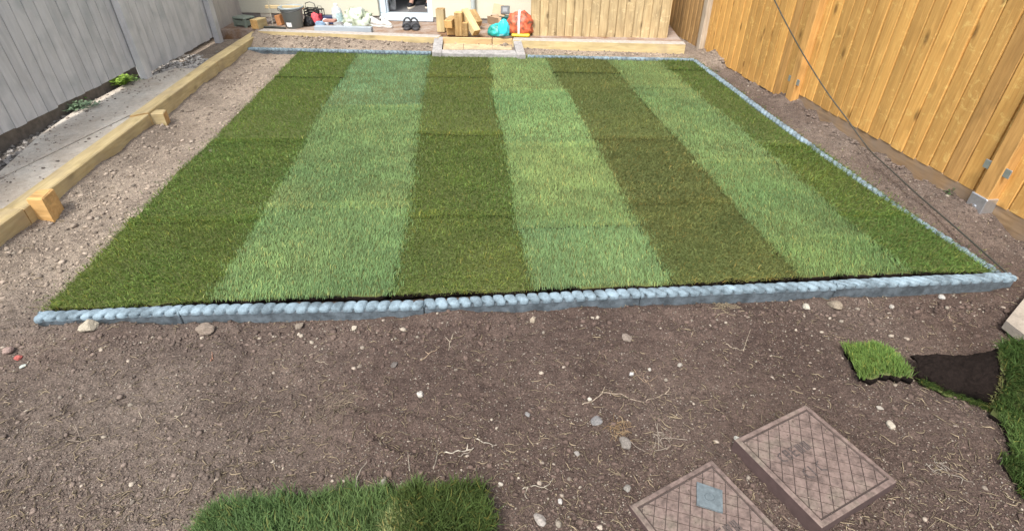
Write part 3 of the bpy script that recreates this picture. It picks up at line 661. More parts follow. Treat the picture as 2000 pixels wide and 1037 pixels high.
weed(156, 212, .10, 60, .06, .15, (.16, .24, .14), 'greyish green straggly weed under the near bay of the grey fence', 3, .022)
weed(145, 201, .10, 30, .07, .09, (.09, .19, .04), 'dark green weed tuft in the shadow below the grey fence', 4, .02)
weed(1852, 383, .03, 9, .07, .05, (.05, .09, .03), 'thin sprig growing from the clods under the orange fence', 5, .012)

# ------------------------------------------------------------ fences
def boardmesh(name, wd, h, thin=.004, thick=.014, flip=1):
    """feather-edge board: local x across, y outward (towards the garden = -y), z up"""
    a, b = (thin, thick) if flip > 0 else (thick, thin); x0, x1 = -wd / 2, wd / 2; ch = .002
    me = bpy.data.meshes.new(name)
    v = [(x0, 0, 0), (x1, 0, 0), (x1, -b, 0), (x0, -a, 0)]; v += [(p[0], p[1], h) for p in v]
    m1 = (0, -(a + b) / 2 - .0006)
    v += [(m1[0], m1[1], 0), (m1[0], m1[1], h)]
    me.from_pydata(v, [], [(0, 1, 5, 4), (1, 2, 6, 5), (2, 8, 9, 6), (8, 3, 7, 9), (3, 0, 4, 7), (0, 3, 8, 2, 1), (4, 5, 6, 9, 7)])
    me.update(); return me
def lipboard(name, sp, h, gap=.008, lip=.02, t0=.019, t1=.016):
    x0, x1 = -sp / 2 + gap / 2, sp / 2 - gap / 2; ch = .0022
    pr = [(x0, -.0035), (x0, -t1 + ch), (x0 + ch, -t1), (0, -t0 - .001), (x1 - ch, -t0), (x1, -t0 + ch), (x1, -.0035), (x1 + lip, -.0035), (x1 + lip, 0), (x0, 0)]
    n = len(pr); me = bpy.data.meshes.new(name)
    me.from_pydata([(x, y, 0) for x, y in pr] + [(x, y, h) for x, y in pr], [], [(i, (i + 1) % n, (i + 1) % n + n, i + n) for i in range(n)] + [tuple(range(n - 1, -1, -1)), tuple(range(n, 2 * n))]); me.update(); return me
def fence_bay(root, A, B, zb, zt, mat, spacing, flip=1, seed=0, wj=.04, side=1, mats=None, lips=False):
    """boards from A to B (2d points, world) ; garden lies on local -y when walking A->B times side"""
    rnd = random.Random(seed); A = Vector((A[0], A[1], 0)); B = Vector((B[0], B[1], 0)); L = (B - A).length; n = max(1, round(L / spacing)); sp = L / n; ang = math.atan2(B.y - A.y, B.x - A.x)
    if side < 0: ang += math.pi
    key = (mat.name, round(sp, 4), round(zt - zb, 3), flip)
    me = boardmesh('board', sp * 1.12, zt - zb, thin=.004, thick=.011, flip=flip) if not lips else lipboard('board', sp, zt - zb); me.materials.append(mat)
    d = (B - A).normalized()
    for i in range(n):
        o = bpy.data.objects.new('board', me); link(o, root)
        c = A + d * sp * (i + .5 + (0 if lips else rnd.uniform(-wj, wj))); o.location = (c.x - root.location.x, c.y - root.location.y, zb + rnd.uniform(-.006, .006)); o.rotation_euler = (rnd.uniform(-.002, .002), rnd.uniform(-.004, .004), ang - (rnd.uniform(-.012, .012) if lips else flip * .045))
        o.scale = (1 if lips else rnd.uniform(.96, 1.05), rnd.uniform(.9, 1.1), 1)
        if mats and rnd.random() < mats[1]: 
            o.material_slots[0].link = 'OBJECT'; o.material_slots[0].material = mats[0]
def post(root, x, y, ang, w_, d_, zb, zt, mat, label=None):
    mb = MB(); mb.box((0, 0, (zb + zt) / 2), (w_, d_, zt - zb), bev=.004); o = mb.obj('post', mat, root, loc=(x - root.location.x, y - root.location.y, 0), rz=ang)
    if label: o['label'] = label
    return o
def rail(root, A, B, z, mat, name='rail', w_=.06, h_=.035, ofs=.03, side=1):
    A = Vector((A[0], A[1], 0)); B = Vector((B[0], B[1], 0)); ang = math.atan2(B.y - A.y, B.x - A.x); c = (A + B) / 2; L = (B - A).length
    n = Vector((-math.sin(ang), math.cos(ang), 0)) * ofs * side; mb = MB(); mb.box((0, 0, 0), (L - .01, h_, w_), bev=.003)
    return mb.obj(name, mat, root, loc=(c.x + n.x - root.location.x, c.y + n.y - root.location.y, z), rz=ang)

# left: grey painted
lf = thing('fence', 'grey painted board fence along the left side above the path', 'fence', (-3.33, 4.93, 0))
lp = [(-3.215, 1.20), (-3.265, 3.02), (-3.325, 4.93), (-3.385, 6.50), (-3.43, 7.62)]
zbs = [.2, .2, .105, .105]
for i in range(4):
    A, B = lp[i], lp[i + 1]
    fence_bay(lf, A, B, zbs[i], 2.0, M_greywarm if i == 3 else M_grey, .108, flip=-1, seed=i, side=1, lips=True)
    rail(lf, A, B, zbs[i] + .3, M_grey, ofs=.03); rail(lf, A, B, 1.7, M_grey, ofs=.03)
    rail(lf, A, B, .12, plain('shade_gravel_board', (.16, .14, .12), .9, .4, 20, .4) if i < 1 else bpy.data.materials['shade_gravel_board'], 'gravel_board', w_=.25, h_=.02, ofs=.10)  # board set back and raised to stop light under the fence, dark for shade
for i, (x, y) in enumerate(lp):
    post(lf, x + .055, y + .02, math.radians(92), .10, .06, -.1, 2.05, M_grey)
# right: orange
rf = thing('fence', 'orange treated featheredge board fence along the right side', 'fence', (rfence(4.5), 4.5, 0))
def rfp(y): return (rfence(y), y)
ry = [.75, 2.60, 4.44, 6.22, 7.25]
zr = [.115, .115, .015, .03]
for i in range(4):
    A, B = rfp(ry[i]), rfp(ry[i + 1])
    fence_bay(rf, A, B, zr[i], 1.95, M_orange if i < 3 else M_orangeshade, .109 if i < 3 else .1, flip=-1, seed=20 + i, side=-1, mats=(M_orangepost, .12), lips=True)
    for zz in (.4, 1.0, 1.6): rail(rf, A, B, zz, M_orangepost, ofs=.02, side=-1)
    if i != 2: rail(rf, A, B, .03, M_grav, 'gravel_board', w_=.18, h_=.022, ofs=-.004, side=-1)
M_galv = plain('galvanised_metal', (.55, .57, .60), .35, .15, 60, .2, metal=.8)
rang = math.atan2(RFD.y, RFD.x)
for i, yv in enumerate(ry):
    x, y = rfp(yv); o = post(rf, x - .035, y, rang, .085, .085, -.1, 2.0, M_orangepost if i != 3 else wood('weathered_post', (.40, .34, .27), (.29, .23, .17), knots=.3), label='weathered greyish post' if i == 3 else None)
    if i in (1, 2):
        zc = .075 if i == 1 else .05
        if i == 1:
            mb = MB(); mb.box((0, .002, 0), (.10, .10, .10), bev=.003); b = mb.obj('post_base', M_galv, o, loc=(0, 0, zc + .02)); 
            mb = MB(); mb.lathe([(.0, 0), (.008, 0), (.008, .006), (.0, .007)], 6); bo = mb.obj('bolt', M_galv, o, loc=(0.0, 0.051, zc + .01)); bo.rotation_euler = (math.pi / 2 * -1, 0, 0)
        for sx in (-1, 1):
            mb = MB(); mb.box((0, 0, 0), (.035, .006, .045), bev=.001); mb.obj('bracket', M_galv, o, loc=(sx * .06, .036, .30 if i == 1 else .22))
# middle: tan
MA, MBp = P(1038, 74, .12), P(1299, 79, .12)
mf = thing('fence', 'pale tan board fence panel between the house corner and the orange fence', 'fence', (MA.x, MA.y, 0))
fence_bay(mf, MA, MBp, .12, 2.0, M_tan, .093, flip=-1, seed=40, side=1, lips=True)
for zz in (.35, 1.6): rail(mf, MA, MBp, zz, M_tan, ofs=.03)
post(mf, MA.x + .03, MA.y + .08, 0, .075, .075, .1, 2.0, M_tan); post(mf, MBp.x - .05, MBp.y + .08, 0, .075, .075, .1, 2.0, M_tan)

# ------------------------------------------------------------ patio and back sleepers
HZ = .145
sd_ = (SB - SA).normalized()
def spt(px, py, z=.15): return P(px, py, z)
patio = MB(); a = SA - sd_ * .6; b = SB + sd_ * .0
pp = [Vector((-3.42, SA.y + .62 * 0 - .05, HZ)), Vector((SA.x + .01, SA.y + .02, HZ)), Vector((SB.x - .02, SB.y + .02, HZ)), Vector((SB.x + .1, 7.6, HZ)), Vector((-3.42, 8.1, HZ))]
patio.quadprism(pp, 0); po = patio.obj('patio', M_patio, None); fixnormals(po); tag(po, 'stained brown-grey concrete patio in front of the house', kind='structure')
def backbeam(x0, y0, x1, y1, dep, label, mats=None, z=.15, zb=-.05):
    p0, p1 = P(x0, y0, z), P(x1, y1, z); n = Vector((sd_.y, -sd_.x, 0)) * dep
    return beam('timber_sleeper', [p0 + n, p1 + n, p1, p0], zb, mats or [M_sleepertop, M_sleeper], label, 'sleeper', 'timber sleepers along the patio edge')
def twotone(x0, y0, x1, y1, dep, label, z=.155, zb=-.04):
    """dusty top, yellow face"""
    p0, p1 = P(x0, y0, z), P(x1, y1, z); d = (p1 - p0); L = d.length; ang = math.atan2(d.y, d.x); mb = MB(); c = Vector((p0.x, p0.y, 0))
    top = [(0, -dep, z), (L, -dep, z), (L, 0, z), (0, 0, z)]; e = .004
    mb.add([(e, -dep + e, z), (L - e, -dep + e, z), (L - e, -e, z), (e, -e, z)], [(0, 1, 2, 3)])
    mb.add([(e, -dep + e, z), (L - e, -dep + e, z), (L, -dep, z - e), (0, -dep, z - e)], [(3, 2, 1, 0)])
    mb.mi = 1; mb.add([(0, -dep, z - e), (L, -dep, z - e), (L, -dep, zb), (0, -dep, zb)], [(3, 2, 1, 0)])
    mb.add([(0, 0, z - e), (L, 0, z - e), (L, 0, zb), (0, 0, zb)], [(0, 1, 2, 3)])
    mb.add([(0, -dep, z - e), (0, 0, z - e), (0, 0, zb), (0, -dep, zb)], [(0, 1, 2, 3)]); mb.add([(L, -dep, z - e), (L, 0, z - e), (L, 0, zb), (L, -dep, zb)], [(3, 2, 1, 0)])
    mb.add([(e, -e, z), (L - e, -e, z), (L, 0, z - e), (0, 0, z - e)], [(0, 1, 2, 3)]); mb.add([(e, -dep + e, z), (e, -e, z), (0, 0, z - e), (0, -dep, z - e)], [(0, 1, 2, 3)]); mb.add([(L - e, -dep + e, z), (L - e, -e, z), (L, 0, z - e), (L, -dep, z - e)], [(3, 2, 1, 0)])
    o = mb.obj('timber_sleeper', [M_sleepertop, M_sleeper], None, loc=c, rz=ang)
    return tag(o, label, 'sleeper', 'timber sleepers along the patio edge')
twotone(515, 56, 862, 68.5, .12, 'dusty-topped timber sleeper along the patio left of the step')
twotone(1003, 73.5, 1336, 81.5, .12, 'dusty-topped timber sleeper below the tan fence, right of the step')
# the step
step = thing('step', 'garden step of tan slabs between two grey kerbs in front of the patio', 'step', P(930, 90, 0))
L0 = step.location.copy()
def sub(name, pts, zb, mat, parent=step):
    mb = MB(); mb.quadprism([Vector(p) - parent.location for p in pts], zb - parent.location.z); o = mb.obj(name, mat, parent); return fixnormals(o)
sub('kerb', [P(848.7, 72.2, .152), P(865.5, 72.6, .152), P(862, 104.6, .065), P(843.8, 103, .065)], -.05, M_kerb)
sub('kerb', [P(1002, 77, .155), P(1017.4, 77.7, .155), P(1026.5, 108.8, .065), P(1009.7, 108, .065)], -.05, M_kerb)
for a, b in ((866, 905), (906, 961), (962, 999)):
    sub('slab', [P(a, 79, .10), P(b - .6, 79.5, .10), P(b + .4 * (b > 930), 97, .085), P(a - .4, 96.5, .085)], -.05, M_slabtan)
sub('front_kerb', [P(863, 97.2, .08), P(1005.5, 98.4, .08), P(1009, 107.5, .06), P(861.5, 105, .06)], -.05, M_kerb)
M_pale = wood('pale_new_wood', (.58, .42, .23), (.46, .31, .15), axis=0, knots=.25, rnd=.06)
for a, b, l in ((866.5, 961.5, 'left'), (963.5, 1001, 'right')):
    p0, p1 = P(a, 72.5 + .02 * (a - 866), .15), P(b, 72.5 + .02 * (b - 866), .15); n = Vector((sd_.y, -sd_.x, 0)) * .05
    sub('riser_board', [p0, p1, p1 + n, p0 + n], .0, M_pale)

# ------------------------------------------------------------ house
house = thing('house', 'cream rendered house wall with a white framed doorway at the back', 'house', (WA.x, WA.y, 0), WANG)
HI = Matrix.Rotation(-WANG, 3, 'Z')
def hl(v): return HI @ (Vector(v) - Vector((WA.x, WA.y, 0)))
def wl(px, py): q = hl(onplane(px, py, WA, HN)); return q.x, q.z
dx0, _ = wl(741.5, 40); dx1, _ = wl(846, 44); _, dz0 = wl(795, 44.5)
fx0, _ = wl(752, 25); fx1, fz1 = wl(835, 29.5)
x0h = hl(Vector((-3.7, 7.5, 0))).x; x1h = wl(1041, 40)[0]; TOP = 2.7
mb = MB(); T = .28
mb.box(((x0h + dx0) / 2, T / 2, (.2 + TOP) / 2 + .0), (dx0 - x0h, T, TOP - .2)); mb.box(((dx1 + x1h) / 2, T / 2, (.2 + TOP) / 2), (x1h - dx1, T, TOP - .2)); mb.box(((dx0 + dx1) / 2, T / 2, (2.3 + TOP) / 2), (dx1 - dx0, T, TOP - 2.3))
mb.box((x1h - T / 2, T + 1.5, (.2 + TOP) / 2), (T, 3.0, TOP - .2))
mb.obj('wall', M_wall, house)
mb = MB(); mb.box(((x0h + dx0) / 2, T / 2 + .012, .1), (dx0 - x0h, T, .2)); mb.box(((dx1 + x1h) / 2, T / 2 + .012, .1), (x1h - dx1, T, .2)); mb.box(((dx0 + dx1) / 2, T / 2 + .012, .075), (dx1 - dx0, T, .15)); mb.obj('plinth', M_plinth, house)
# bottom track and frame
df = bpy.data.objects.new('door_frame', None); link(df, house)
zf = fz1
mb = MB(); mb.box(((dx0 + dx1) / 2, .07, (.15 + zf - .045) / 2 + .0), (dx1 - dx0, .16, zf - .045 - .15), bev=.004); mb.obj('sill', M_upvc, df)
mb = MB(); mb.box(((dx0 + dx1) / 2, .09, zf - .0225), (dx1 - dx0, .09, .045), bev=.006); mb.obj('bottom_rail', M_upvc, df)
for sx, (a, b) in enumerate(((dx0, fx0), (fx1, dx1))):
    mb = MB(); mb.box(((a + b) / 2, .09, (zf + 2.3) / 2), (b - a, .09, 2.3 - zf - .001), bev=.006); mb.obj('jamb', M_upvc, df)
    c = b + .008 if sx == 0 else a - .008
    mb = MB(); mb.box((c, .10, (zf + 2.24) / 2), (.014, .05, 2.24 - zf - .004), bev=.003); mb.obj('bead', M_upvc, df)
mb = MB(); mb.box(((fx0 + fx1) / 2, .09, 2.27), (fx1 - fx0 - .002, .09, .058), bev=.006); mb.obj('head', M_upvc, df)
# room
M_floor = plain('grey_floor', (.20, .20, .205), .55, .08, 30, .1)
M_room = plain('room_wall', (.30, .30, .30), .9, .05, 10, 0)
mb = MB(); zi = zf - .02
mb.box(((dx0 + dx1) / 2, T + 1.3 - .1, zi - .05), (2.6, 2.6, .1)); mb.obj('room_floor', M_floor, house)
mb = MB(); mb.box(((dx0 + dx1) / 2, T + 2.55, 1.3), (2.6, .08, 2.4)); mb.box(((dx0 + dx1) / 2 - 1.3, T + 1.24, 1.3), (.08, 2.4, 2.4)); mb.box(((dx0 + dx1) / 2 + 1.3, T + 1.24, 1.3), (.08, 2.4, 2.4)); mb.box(((dx0 + dx1) / 2, T + 1.3, 2.55), (2.7, 2.7, .08)); mb.obj('room_wall', M_room, house)
# roof beyond the picture
mb = MB(); mb.box(((x0h + x1h) / 2, 1.5, TOP + .04), (x1h - x0h + .3, 3.3, .08)); mb.obj('roof', M_plinth, house)
# waste pipe
px0, _ = wl(925.5, 20)
mb = MB(); mb.tube([(px0, -.045, .16), (px0, -.045, 2.6)], .027, 12); pm = plain('grey_pipe', (.42, .47, .46), .4, .1, 20, 0); mb.obj('drainpipe', pm, house, smooth=False)
for zz in (.7, 1.7): mb = MB(); mb.box((px0, -.035, zz), (.08, .07, .03), bev=.003); mb.obj('pipe_clip', pm, house)

# door mat and bag inside
def wq(px, py, z): return P(px, py, z)
mt = [P(791, 26.5, zi + .012), P(833, 29, zi + .012)]
e1 = HX; mroot = thing('door_mat', 'ribbed dark grey door mat with pale border inside the doorway', 'door mat', (mt[0].x + .02, mt[0].y + .02, zi + .001), WANG + .05)
mb = MB(); mb.box((.17, .27, .004), (.36, .55, .008), bev=.002); mb.obj('mat_base', plain('mat_grey', (.13, .13, .13), .95, .2, 60, .3), mroot)
mb = MB(); [mb.box((.01 + .014 * i, .27, .0105), (.006, .50, .005)) for i in range(24)]; r_ = mb.obj('mat_ribs', plain('mat_rib', (.26, .25, .25), .95, .2, 60, .3), mroot)
mb = MB(); mb.box((.03, .003, .012), (.075, .012, .008), bev=.002); mb.obj('metal_strip', M_galv, mroot)

# ------------------------------------------------------------ small generic shapes
def crumple(name, c, size, col, label, cat, seed, sub_=5, amp=.35, parent=None, rough=.5, cols=None, flatbot=True, spikes=0):
    import bmesh
    bm = bmesh.new(); bmesh.ops.create_icosphere(bm, subdivisions=4, radius=1); rnd = random.Random(seed); o1, o2 = rnd.uniform(0, 99), rnd.uniform(0, 99)
    from mathutils import noise
    for v in bm.verts:
        p = v.co.copy(); a = noise.ridged_multi_fractal(p * 1.6 + Vector((o1, o2, 0)), 1, 2, 4, 1, 2) * .5 - .5; b_ = noise.noise(p * 5 + Vector((o2, o1, 3)))
        v.co = p * (1 + amp * a + amp * .4 * b_)
        if flatbot and v.co.z < -.35: v.co.z = -.35
        v.co = Vector((v.co.x * size[0], v.co.y * size[1], (v.co.z + .35) * size[2] / 1.35))
    me = bpy.data.meshes.new(name); bm.to_mesh(me); bm.free(); me.polygons.foreach_set('use_smooth', [True] * len(me.polygons))
    if cols: m, n, b = newmat(name + '_cloth'); tc = nd(n, 'ShaderNodeTexCoord'); no = nd(n, 'ShaderNodeTexNoise', Scale=cols[0], Detail=3.0); n.links.new(tc.outputs['Object'], no.inputs['Vector']); n.links.new(ramp(n, no.outputs[0], cols[1]), b.inputs['Base Color']); b.inputs['Roughness'].default_value = rough
    else: m = plain(name + '_surface', col, rough, .2, 25, .3)
    me.materials.append(m); o = bpy.data.objects.new(name, me); link(o, parent); o.location = c
    if label: tag(o, label, cat)
    return o
cb_ = P(766, 19, zi); crumple('plastic_bag', cb_, (.055, .05, .20), None, 'crumpled silver-grey plastic bag on the floor inside the doorway', 'plastic bag', 3, cols=(9., [(.35, (.08, .09, .09)), (.5, (.35, .36, .36)), (.62, (.6, .6, .6))]), rough=.3)

# person standing inside the doorway
per = thing('person', 'person in black trousers and pale-soled dark shoe standing inside the doorway', 'person', P(808, 15, zi), WANG)
def skinned(name, pts, rad, edges, mat, parent, sub_=1):
    me = bpy.data.meshes.new(name); me.from_pydata(pts, edges, []); o = bpy.data.objects.new(name, me); link(o, parent)
    sk = o.modifiers.new('s', 'SKIN'); sk.use_smooth_shade = True
    for i, r in enumerate(rad): me.skin_vertices[0].data[i].radius = (r, r); me.skin_vertices[0].data[i].use_root = (i == 0)
    ss = o.modifiers.new('u', 'SUBSURF'); ss.levels = ss.render_levels = sub_; me.materials.append(mat); return o
M_skin = plain('skin', (.45, .27, .2), .5, .05, 20, 0)
skinned('body', [(.10, 0, .93), (.10, 0, 1.15), (.10, 0, 1.38), (.10, -.01, 1.47), (.10, -.02, 1.56), (.10, -.03, 1.66), (-.08, 0, 1.36), (-.14, .0, 1.1), (-.13, -.1, .88), (-.13, -.14, .80), (.28, 0, 1.36), (.34, 0, 1.1), (.33, -.1, .88), (.33, -.14, .80), (.01, .0, .85), (.0, -.02, .48), (-.01, .0, .1), (-.01, -.1, .04), (.19, 0, .85), (.205, 0, .48), (.205, .05, .1), (.205, -.06, .04)],
        [.12, .115, .13, .055, .085, .075, .05, .04, .03, .035, .05, .04, .03, .035, .075, .052, .035, .03, .075, .052, .035, .03],
        [(0, 1), (1, 2), (2, 3), (3, 4), (4, 5), (2, 6), (6, 7), (7, 8), (8, 9), (2, 10), (10, 11), (11, 12), (12, 13), (0, 14), (14, 15), (15, 16), (16, 17), (0, 18), (18, 19), (19, 20), (20, 21)], M_skin, per)
skinned('trousers', [(.10, 0, .98), (.10, 0, .90), (.01, 0, .84), (.0, -.02, .48), (-.012, .0, .07), (.19, 0, .84), (.205, 0, .48), (.205, .05, .07)], [.135, .13, .088, .068, .062, .088, .068, .062], [(0, 1), (1, 2), (2, 3), (3, 4), (1, 5), (5, 6), (6, 7)], M_black, per)
skinned('jumper', [(.10, 0, .98), (.10, 0, 1.2), (.10, 0, 1.38), (.10, -.01, 1.45), (-.08, 0, 1.36), (-.14, 0, 1.1), (-.13, -.1, .9), (.28, 0, 1.36), (.34, 0, 1.1), (.33, -.1, .9)], [.14, .135, .145, .06, .062, .052, .042, .062, .052, .042], [(0, 1), (1, 2), (2, 3), (2, 4), (4, 5), (5, 6), (2, 7), (7, 8), (8, 9)], plain('grey_jumper', (.1, .1, .12), .9), per)
skinned('hair', [(.10, .0, 1.62), (.10, -.01, 1.70)], [.085, .075], [(0, 1)], plain('dark_hair', (.02, .015, .01), .7), per)
for sx in (-.012, .205):
    yy_ = 0 if sx < 0 else .05
    sh = skinned('shoe', [(sx, yy_ + .05, .045), (sx, yy_ - .05, .042), (sx - .01, yy_ - .15, .032)], [.04, .042, .03], [(0, 1), (1, 2)], M_black, per)
    mb = MB(); mb.lathe([(.048, 0), (.052, .008), (.050, .022), (.045, .024)], 16, (0, 0, 0), .85, 2.5); mb.obj('sole', plain('pale_sole', (.62, .55, .45), .7), sh, loc=(sx, yy_ - .05, .001))

# ------------------------------------------------------------ objects on the patio, left to right
Z0 = HZ
def at(px, py, z=Z0): return P(px, py, z)
# grey-green plastic step stool left of the corner
r = thing('plastic_stool', 'grey-green plastic step stool on the stones left of the sleeper corner', 'step stool', P(484, 68, .05), WANG - .35); m = plain('sage_plastic', (.20, .24, .20), .45, .08, 20, 0)
mb = MB(); mb.box((0, 0, .19), (.20, .16, .022), bev=.006); mb.obj('top', m, r)
for sx in (-1, 1):
    for sy in (-1, 1): mb = MB(); mb.quadprism([Vector((sx * .085 + dx, sy * .062 + dy, .18)) for dx, dy in ((-.016, -.012), (.016, -.012), (.016, .012), (-.016, .012))], 0); mb.obj('leg', m, r)
mb = MB(); [mb.box((0, sy * .068, .14), (.15, .008, .06), bev=.002) for sy in (-1, 1)]; [mb.box((sx * .092, 0, .14), (.008, .11, .06), bev=.002) for sx in (-1, 1)]; mb.obj('apron', m, r)
# corner timber block
def loose_timber(px, py, z, L, w_, h_, rz, ry_, label, mats=None, rx=0, name='timber_offcut', cat='timber offcut', group='timber offcuts piled on the patio'):
    mb = MB(); mb.box((0, 0, 0), (L, w_, h_), bev=.004)
    mb.m = [0] * len(mb.f)
    for i, f in enumerate(mb.f):
        xs_ = [mb.v[k][0] for k in f]
        if min(xs_) > L / 2 - .0045 or max(xs_) < -L / 2 + .0045: mb.m[i] = 1
    o = mb.obj(name, mats or [M_offcut, M_sleeperend], None); M = Matrix.Rotation(rz, 4, 'Z') @ Matrix.Rotation(ry_, 4, 'Y') @ Matrix.Rotation(rx, 4, 'X')
    zmin = min((M @ Vector(v)).z for v in mb.v); p = P(px, py, z); o.matrix_world = Matrix.Translation((p.x, p.y, z - zmin)) @ M
    return tag(o, label, cat, group)
loose_timber(508, 55, .15, .16, .10, .10, math.radians(70), 0, 'short yellow timber block lying at the left corner of the patio', [M_sleeper, M_sleeperend], name='timber_block', cat='timber block', group=None)
# cream box
r = at(526, 33); mb = MB(); mb.box((0, 0, .085), (.155, .14, .17), bev=.008); tag(mb.obj('storage_box', plain('cream_box', (.62, .58, .48), .6, .1, 20, .1), None, loc=r, rz=WANG), 'plain cream box against the wall beside the grey bucket', 'box')
# plank on top, stack of stones
p0, p1 = at(519, 17, Z0 + .19), at(594, 18, Z0 + .19); mb = MB(); L = (p1 - p0).length; mb.box((0, 0, .016), (L, .05, .032), bev=.003)
tag(mb.obj('wood_plank', wood('pale_plank', (.62, .50, .30), (.50, .38, .2), axis=0, knots=.2), None, loc=(p0 + p1) / 2, rz=WANG), 'narrow pale wooden plank lying across the box by the wall', 'plank')
o = crumple('rolled_bag', at(560, 27, Z0 + .0), (.09, .045, .17), None, 'blue and teal plastic sacks stuffed behind the grey bucket', 'plastic sack', 6, cols=(6., [(.38, (.02, .04, .12)), (.5, (.03, .30, .45)), (.6, (.05, .45, .6)), (.7, (.5, .6, .65))]), rough=.4)
r = thing('garden_trowel', 'dark green hand trowel lying on the sacks under the plank', 'trowel', at(561, 20, Z0 + .175), WANG - .12); mb = MB(); mb.tube([(-.05, 0, 0), (0, 0, .004), (.05, 0, 0)], [.008, .011, .009], 8); mb.obj('handle', plain('dark_green', (.03, .07, .02), .4), r); mb = MB(); mb.box((.085, 0, -.002), (.07, .035, .003)); mb.obj('blade', M_galv, r)
mb = MB(); mb.tube([(0, 0, 0), (.004, .0, .5), (.002, .01, 1.35)], .0045, 6); tag(mb.obj('cane', plain('pale_cane', (.45, .42, .33), .6), None, loc=at(534, 52)), 'thin upright cane standing before the cream box', 'cane')
mb = MB(); mb.box((0, 0, .055), (.065, .10, .11), bev=.004); o = mb.obj('brick', plain('orange_brick', (.52, .24, .10), .9, .25, 40, .6), None, loc=at(550, 49), rz=WANG); o.rotation_euler = (0, -.12, WANG); tag(o, 'orange brick on end left of the grey bucket', 'brick')
crumple('rubble', at(529, 46), (.07, .07, .06), (.2, .17, .15), 'small heap of brown rubble below the cream box', 'rubble', 12)
mb = MB(); mb.tube([(-.14, 0, .012), (0, .005, .014), (.17, -.01, .012)], [.012, .014, .010], 6); tag(mb.obj('dark_bar', plain('dark_metal', (.03, .035, .03), .5), None, loc=at(532, 56.5), rz=WANG), 'dark bar lying behind the left end of the sleeper', 'bar')
# bucket
r = thing('bucket', 'large grey plastic bucket with a white label', 'bucket', at(576, 54), WANG); m = plain('grey_bucket_plastic', (.27, .31, .32), .38, .06, 12, 0)
mb = MB(); mb.lathe([(0, .002), (.095, 0), (.125, .20), (.140, .205), (.142, .225), (.132, .228), (.120, .21), (.092, .01), (0, .009)], 28); o = mb.obj('tub', m, r, smooth=True)
mb = MB(); pts = [(math.cos(t) * .141, -math.sin(t) * .12 - .02, .215 - math.sin(t) * .03) for t in np.linspace(0, math.pi, 15)]; mb.tube(pts, .004, 6); mb.obj('handle', plain('dark_handle', (.05, .055, .06), .4), r)
mb = MB(); mb.quadprism([Vector((-.05, -.10, .066)), Vector((.01, -.1125, .066)), Vector((.01, -.1145, .0665)), Vector((-.05, -.102, .0665))], .022)
lbm = plain('white_label', (.8, .8, .8), .5, .02, 20, 0)
mb = MB(); vs = []
for zc in (.022, .07):
    for k in range(5): a = math.radians(-115 + k * 9); rr0 = (.095 + .03 * zc / .2) + .0025; vs.append((math.cos(a) * rr0, math.sin(a) * rr0, zc))
mb.add(vs, [(k, k + 1, k + 6, k + 5) for k in range(4)]); mb.obj('label', lbm, r)
# black crate with handle, red/black lantern, jacket etc
def crate(px, py, w_, d_, h_, label, m, name='crate', cat='crate', handle=True):
    r = thing(name, label, cat, at(px, py), WANG); mb = MB(); 
    for zz in np.linspace(.01, h_ - .01, 5): mb.box((0, -d_ / 2, zz), (w_, .006, .012)); mb.box((0, d_ / 2, zz), (w_, .006, .012)); mb.box((-w_ / 2, 0, zz), (.006, d_, .012)); mb.box((w_ / 2, 0, zz), (.006, d_, .012))
    for sx in (-1, 1):
        for sy in (-1, 1): mb.box((sx * w_ / 2, sy * d_ / 2, h_ / 2), (.012, .012, h_))
    mb.box((0, 0, .004), (w_ - .01, d_ - .01, .008)); mb.obj('frame', m, r)
    if handle: mb = MB(); mb.tube([(-w_ / 2, 0, h_), (-w_ / 2 + .01, 0, h_ + .05), (0, 0, h_ + .065), (w_ / 2 - .01, 0, h_ + .05), (w_ / 2, 0, h_)], .005, 6); mb.obj('handle', m, r)
    return r
mk = plain('black_plastic', (.02, .02, .022), .4, .1, 20, 0)
crate(611, 40, .13, .10, .14, 'black wire basket with an arched handle behind the red cloth', mk, 'wire_basket', 'basket')
r = thing('lantern', 'small black lantern with a dark red body against the wall', 'lantern', at(629, 42), WANG)
mb = MB(); mb.box((0, 0, .01), (.075, .07, .02), bev=.003); mb.box((0, 0, .135), (.075, .07, .012), bev=.003); [mb.box((sx * .033, sy * .03, .07), (.007, .007, .13)) for sx in (-1, 1) for sy in (-1, 1)]; mb.obj('frame', mk, r)
mb = MB(); mb.lathe([(0, .02), (.024, .02), (.026, .075), (.02, .09), (0, .09)], 14); mb.obj('glass', plain('dark_red', (.22, .02, .04), .3), r)
mb = MB(); mb.tube([(-.03, 0, .14), (-.02, 0, .17), (.02, 0, .17), (.03, 0, .14)], .003, 5); mb.obj('handle', mk, r)
crumple('bin_bag', at(604, 51), (.06, .05, .10), (.018, .017, .018), 'small crumpled black bag beside the grey bucket', 'bag', 21, rough=.35)
crumple('cloth', at(618, 49), (.055, .045, .13), (.75, .10, .12), 'bright red-pink cloth heaped by the black basket', 'cloth', 22, rough=.8)
crumple('blue_cloth', at(626, 51), (.06, .03, .055), (.20, .30, .42), 'small blue-grey cloth under the red cloth', 'cloth', 23, rough=.8)
crumple('white_cloth', at(637, 49), (.035, .035, .07), (.68, .70, .72), 'small white rag left of the navy box', 'rag', 24, rough=.8)
r = thing('box', 'navy blue printed box lying left of the clear water bottle', 'box', at(645, 47), WANG); mb = MB(); mb.box((0, 0, .045), (.12, .10, .09), bev=.003); mb.obj('carton', plain('navy_card', (.02, .035, .09), .5), r); mb = MB(); mb.box((0, -.0515, .035), (.10, .002, .012)); mb.box((.0, -.0515, .062), (.06, .002, .008)); mb.obj('print', plain('pale_print', (.5, .55, .6), .6), r)
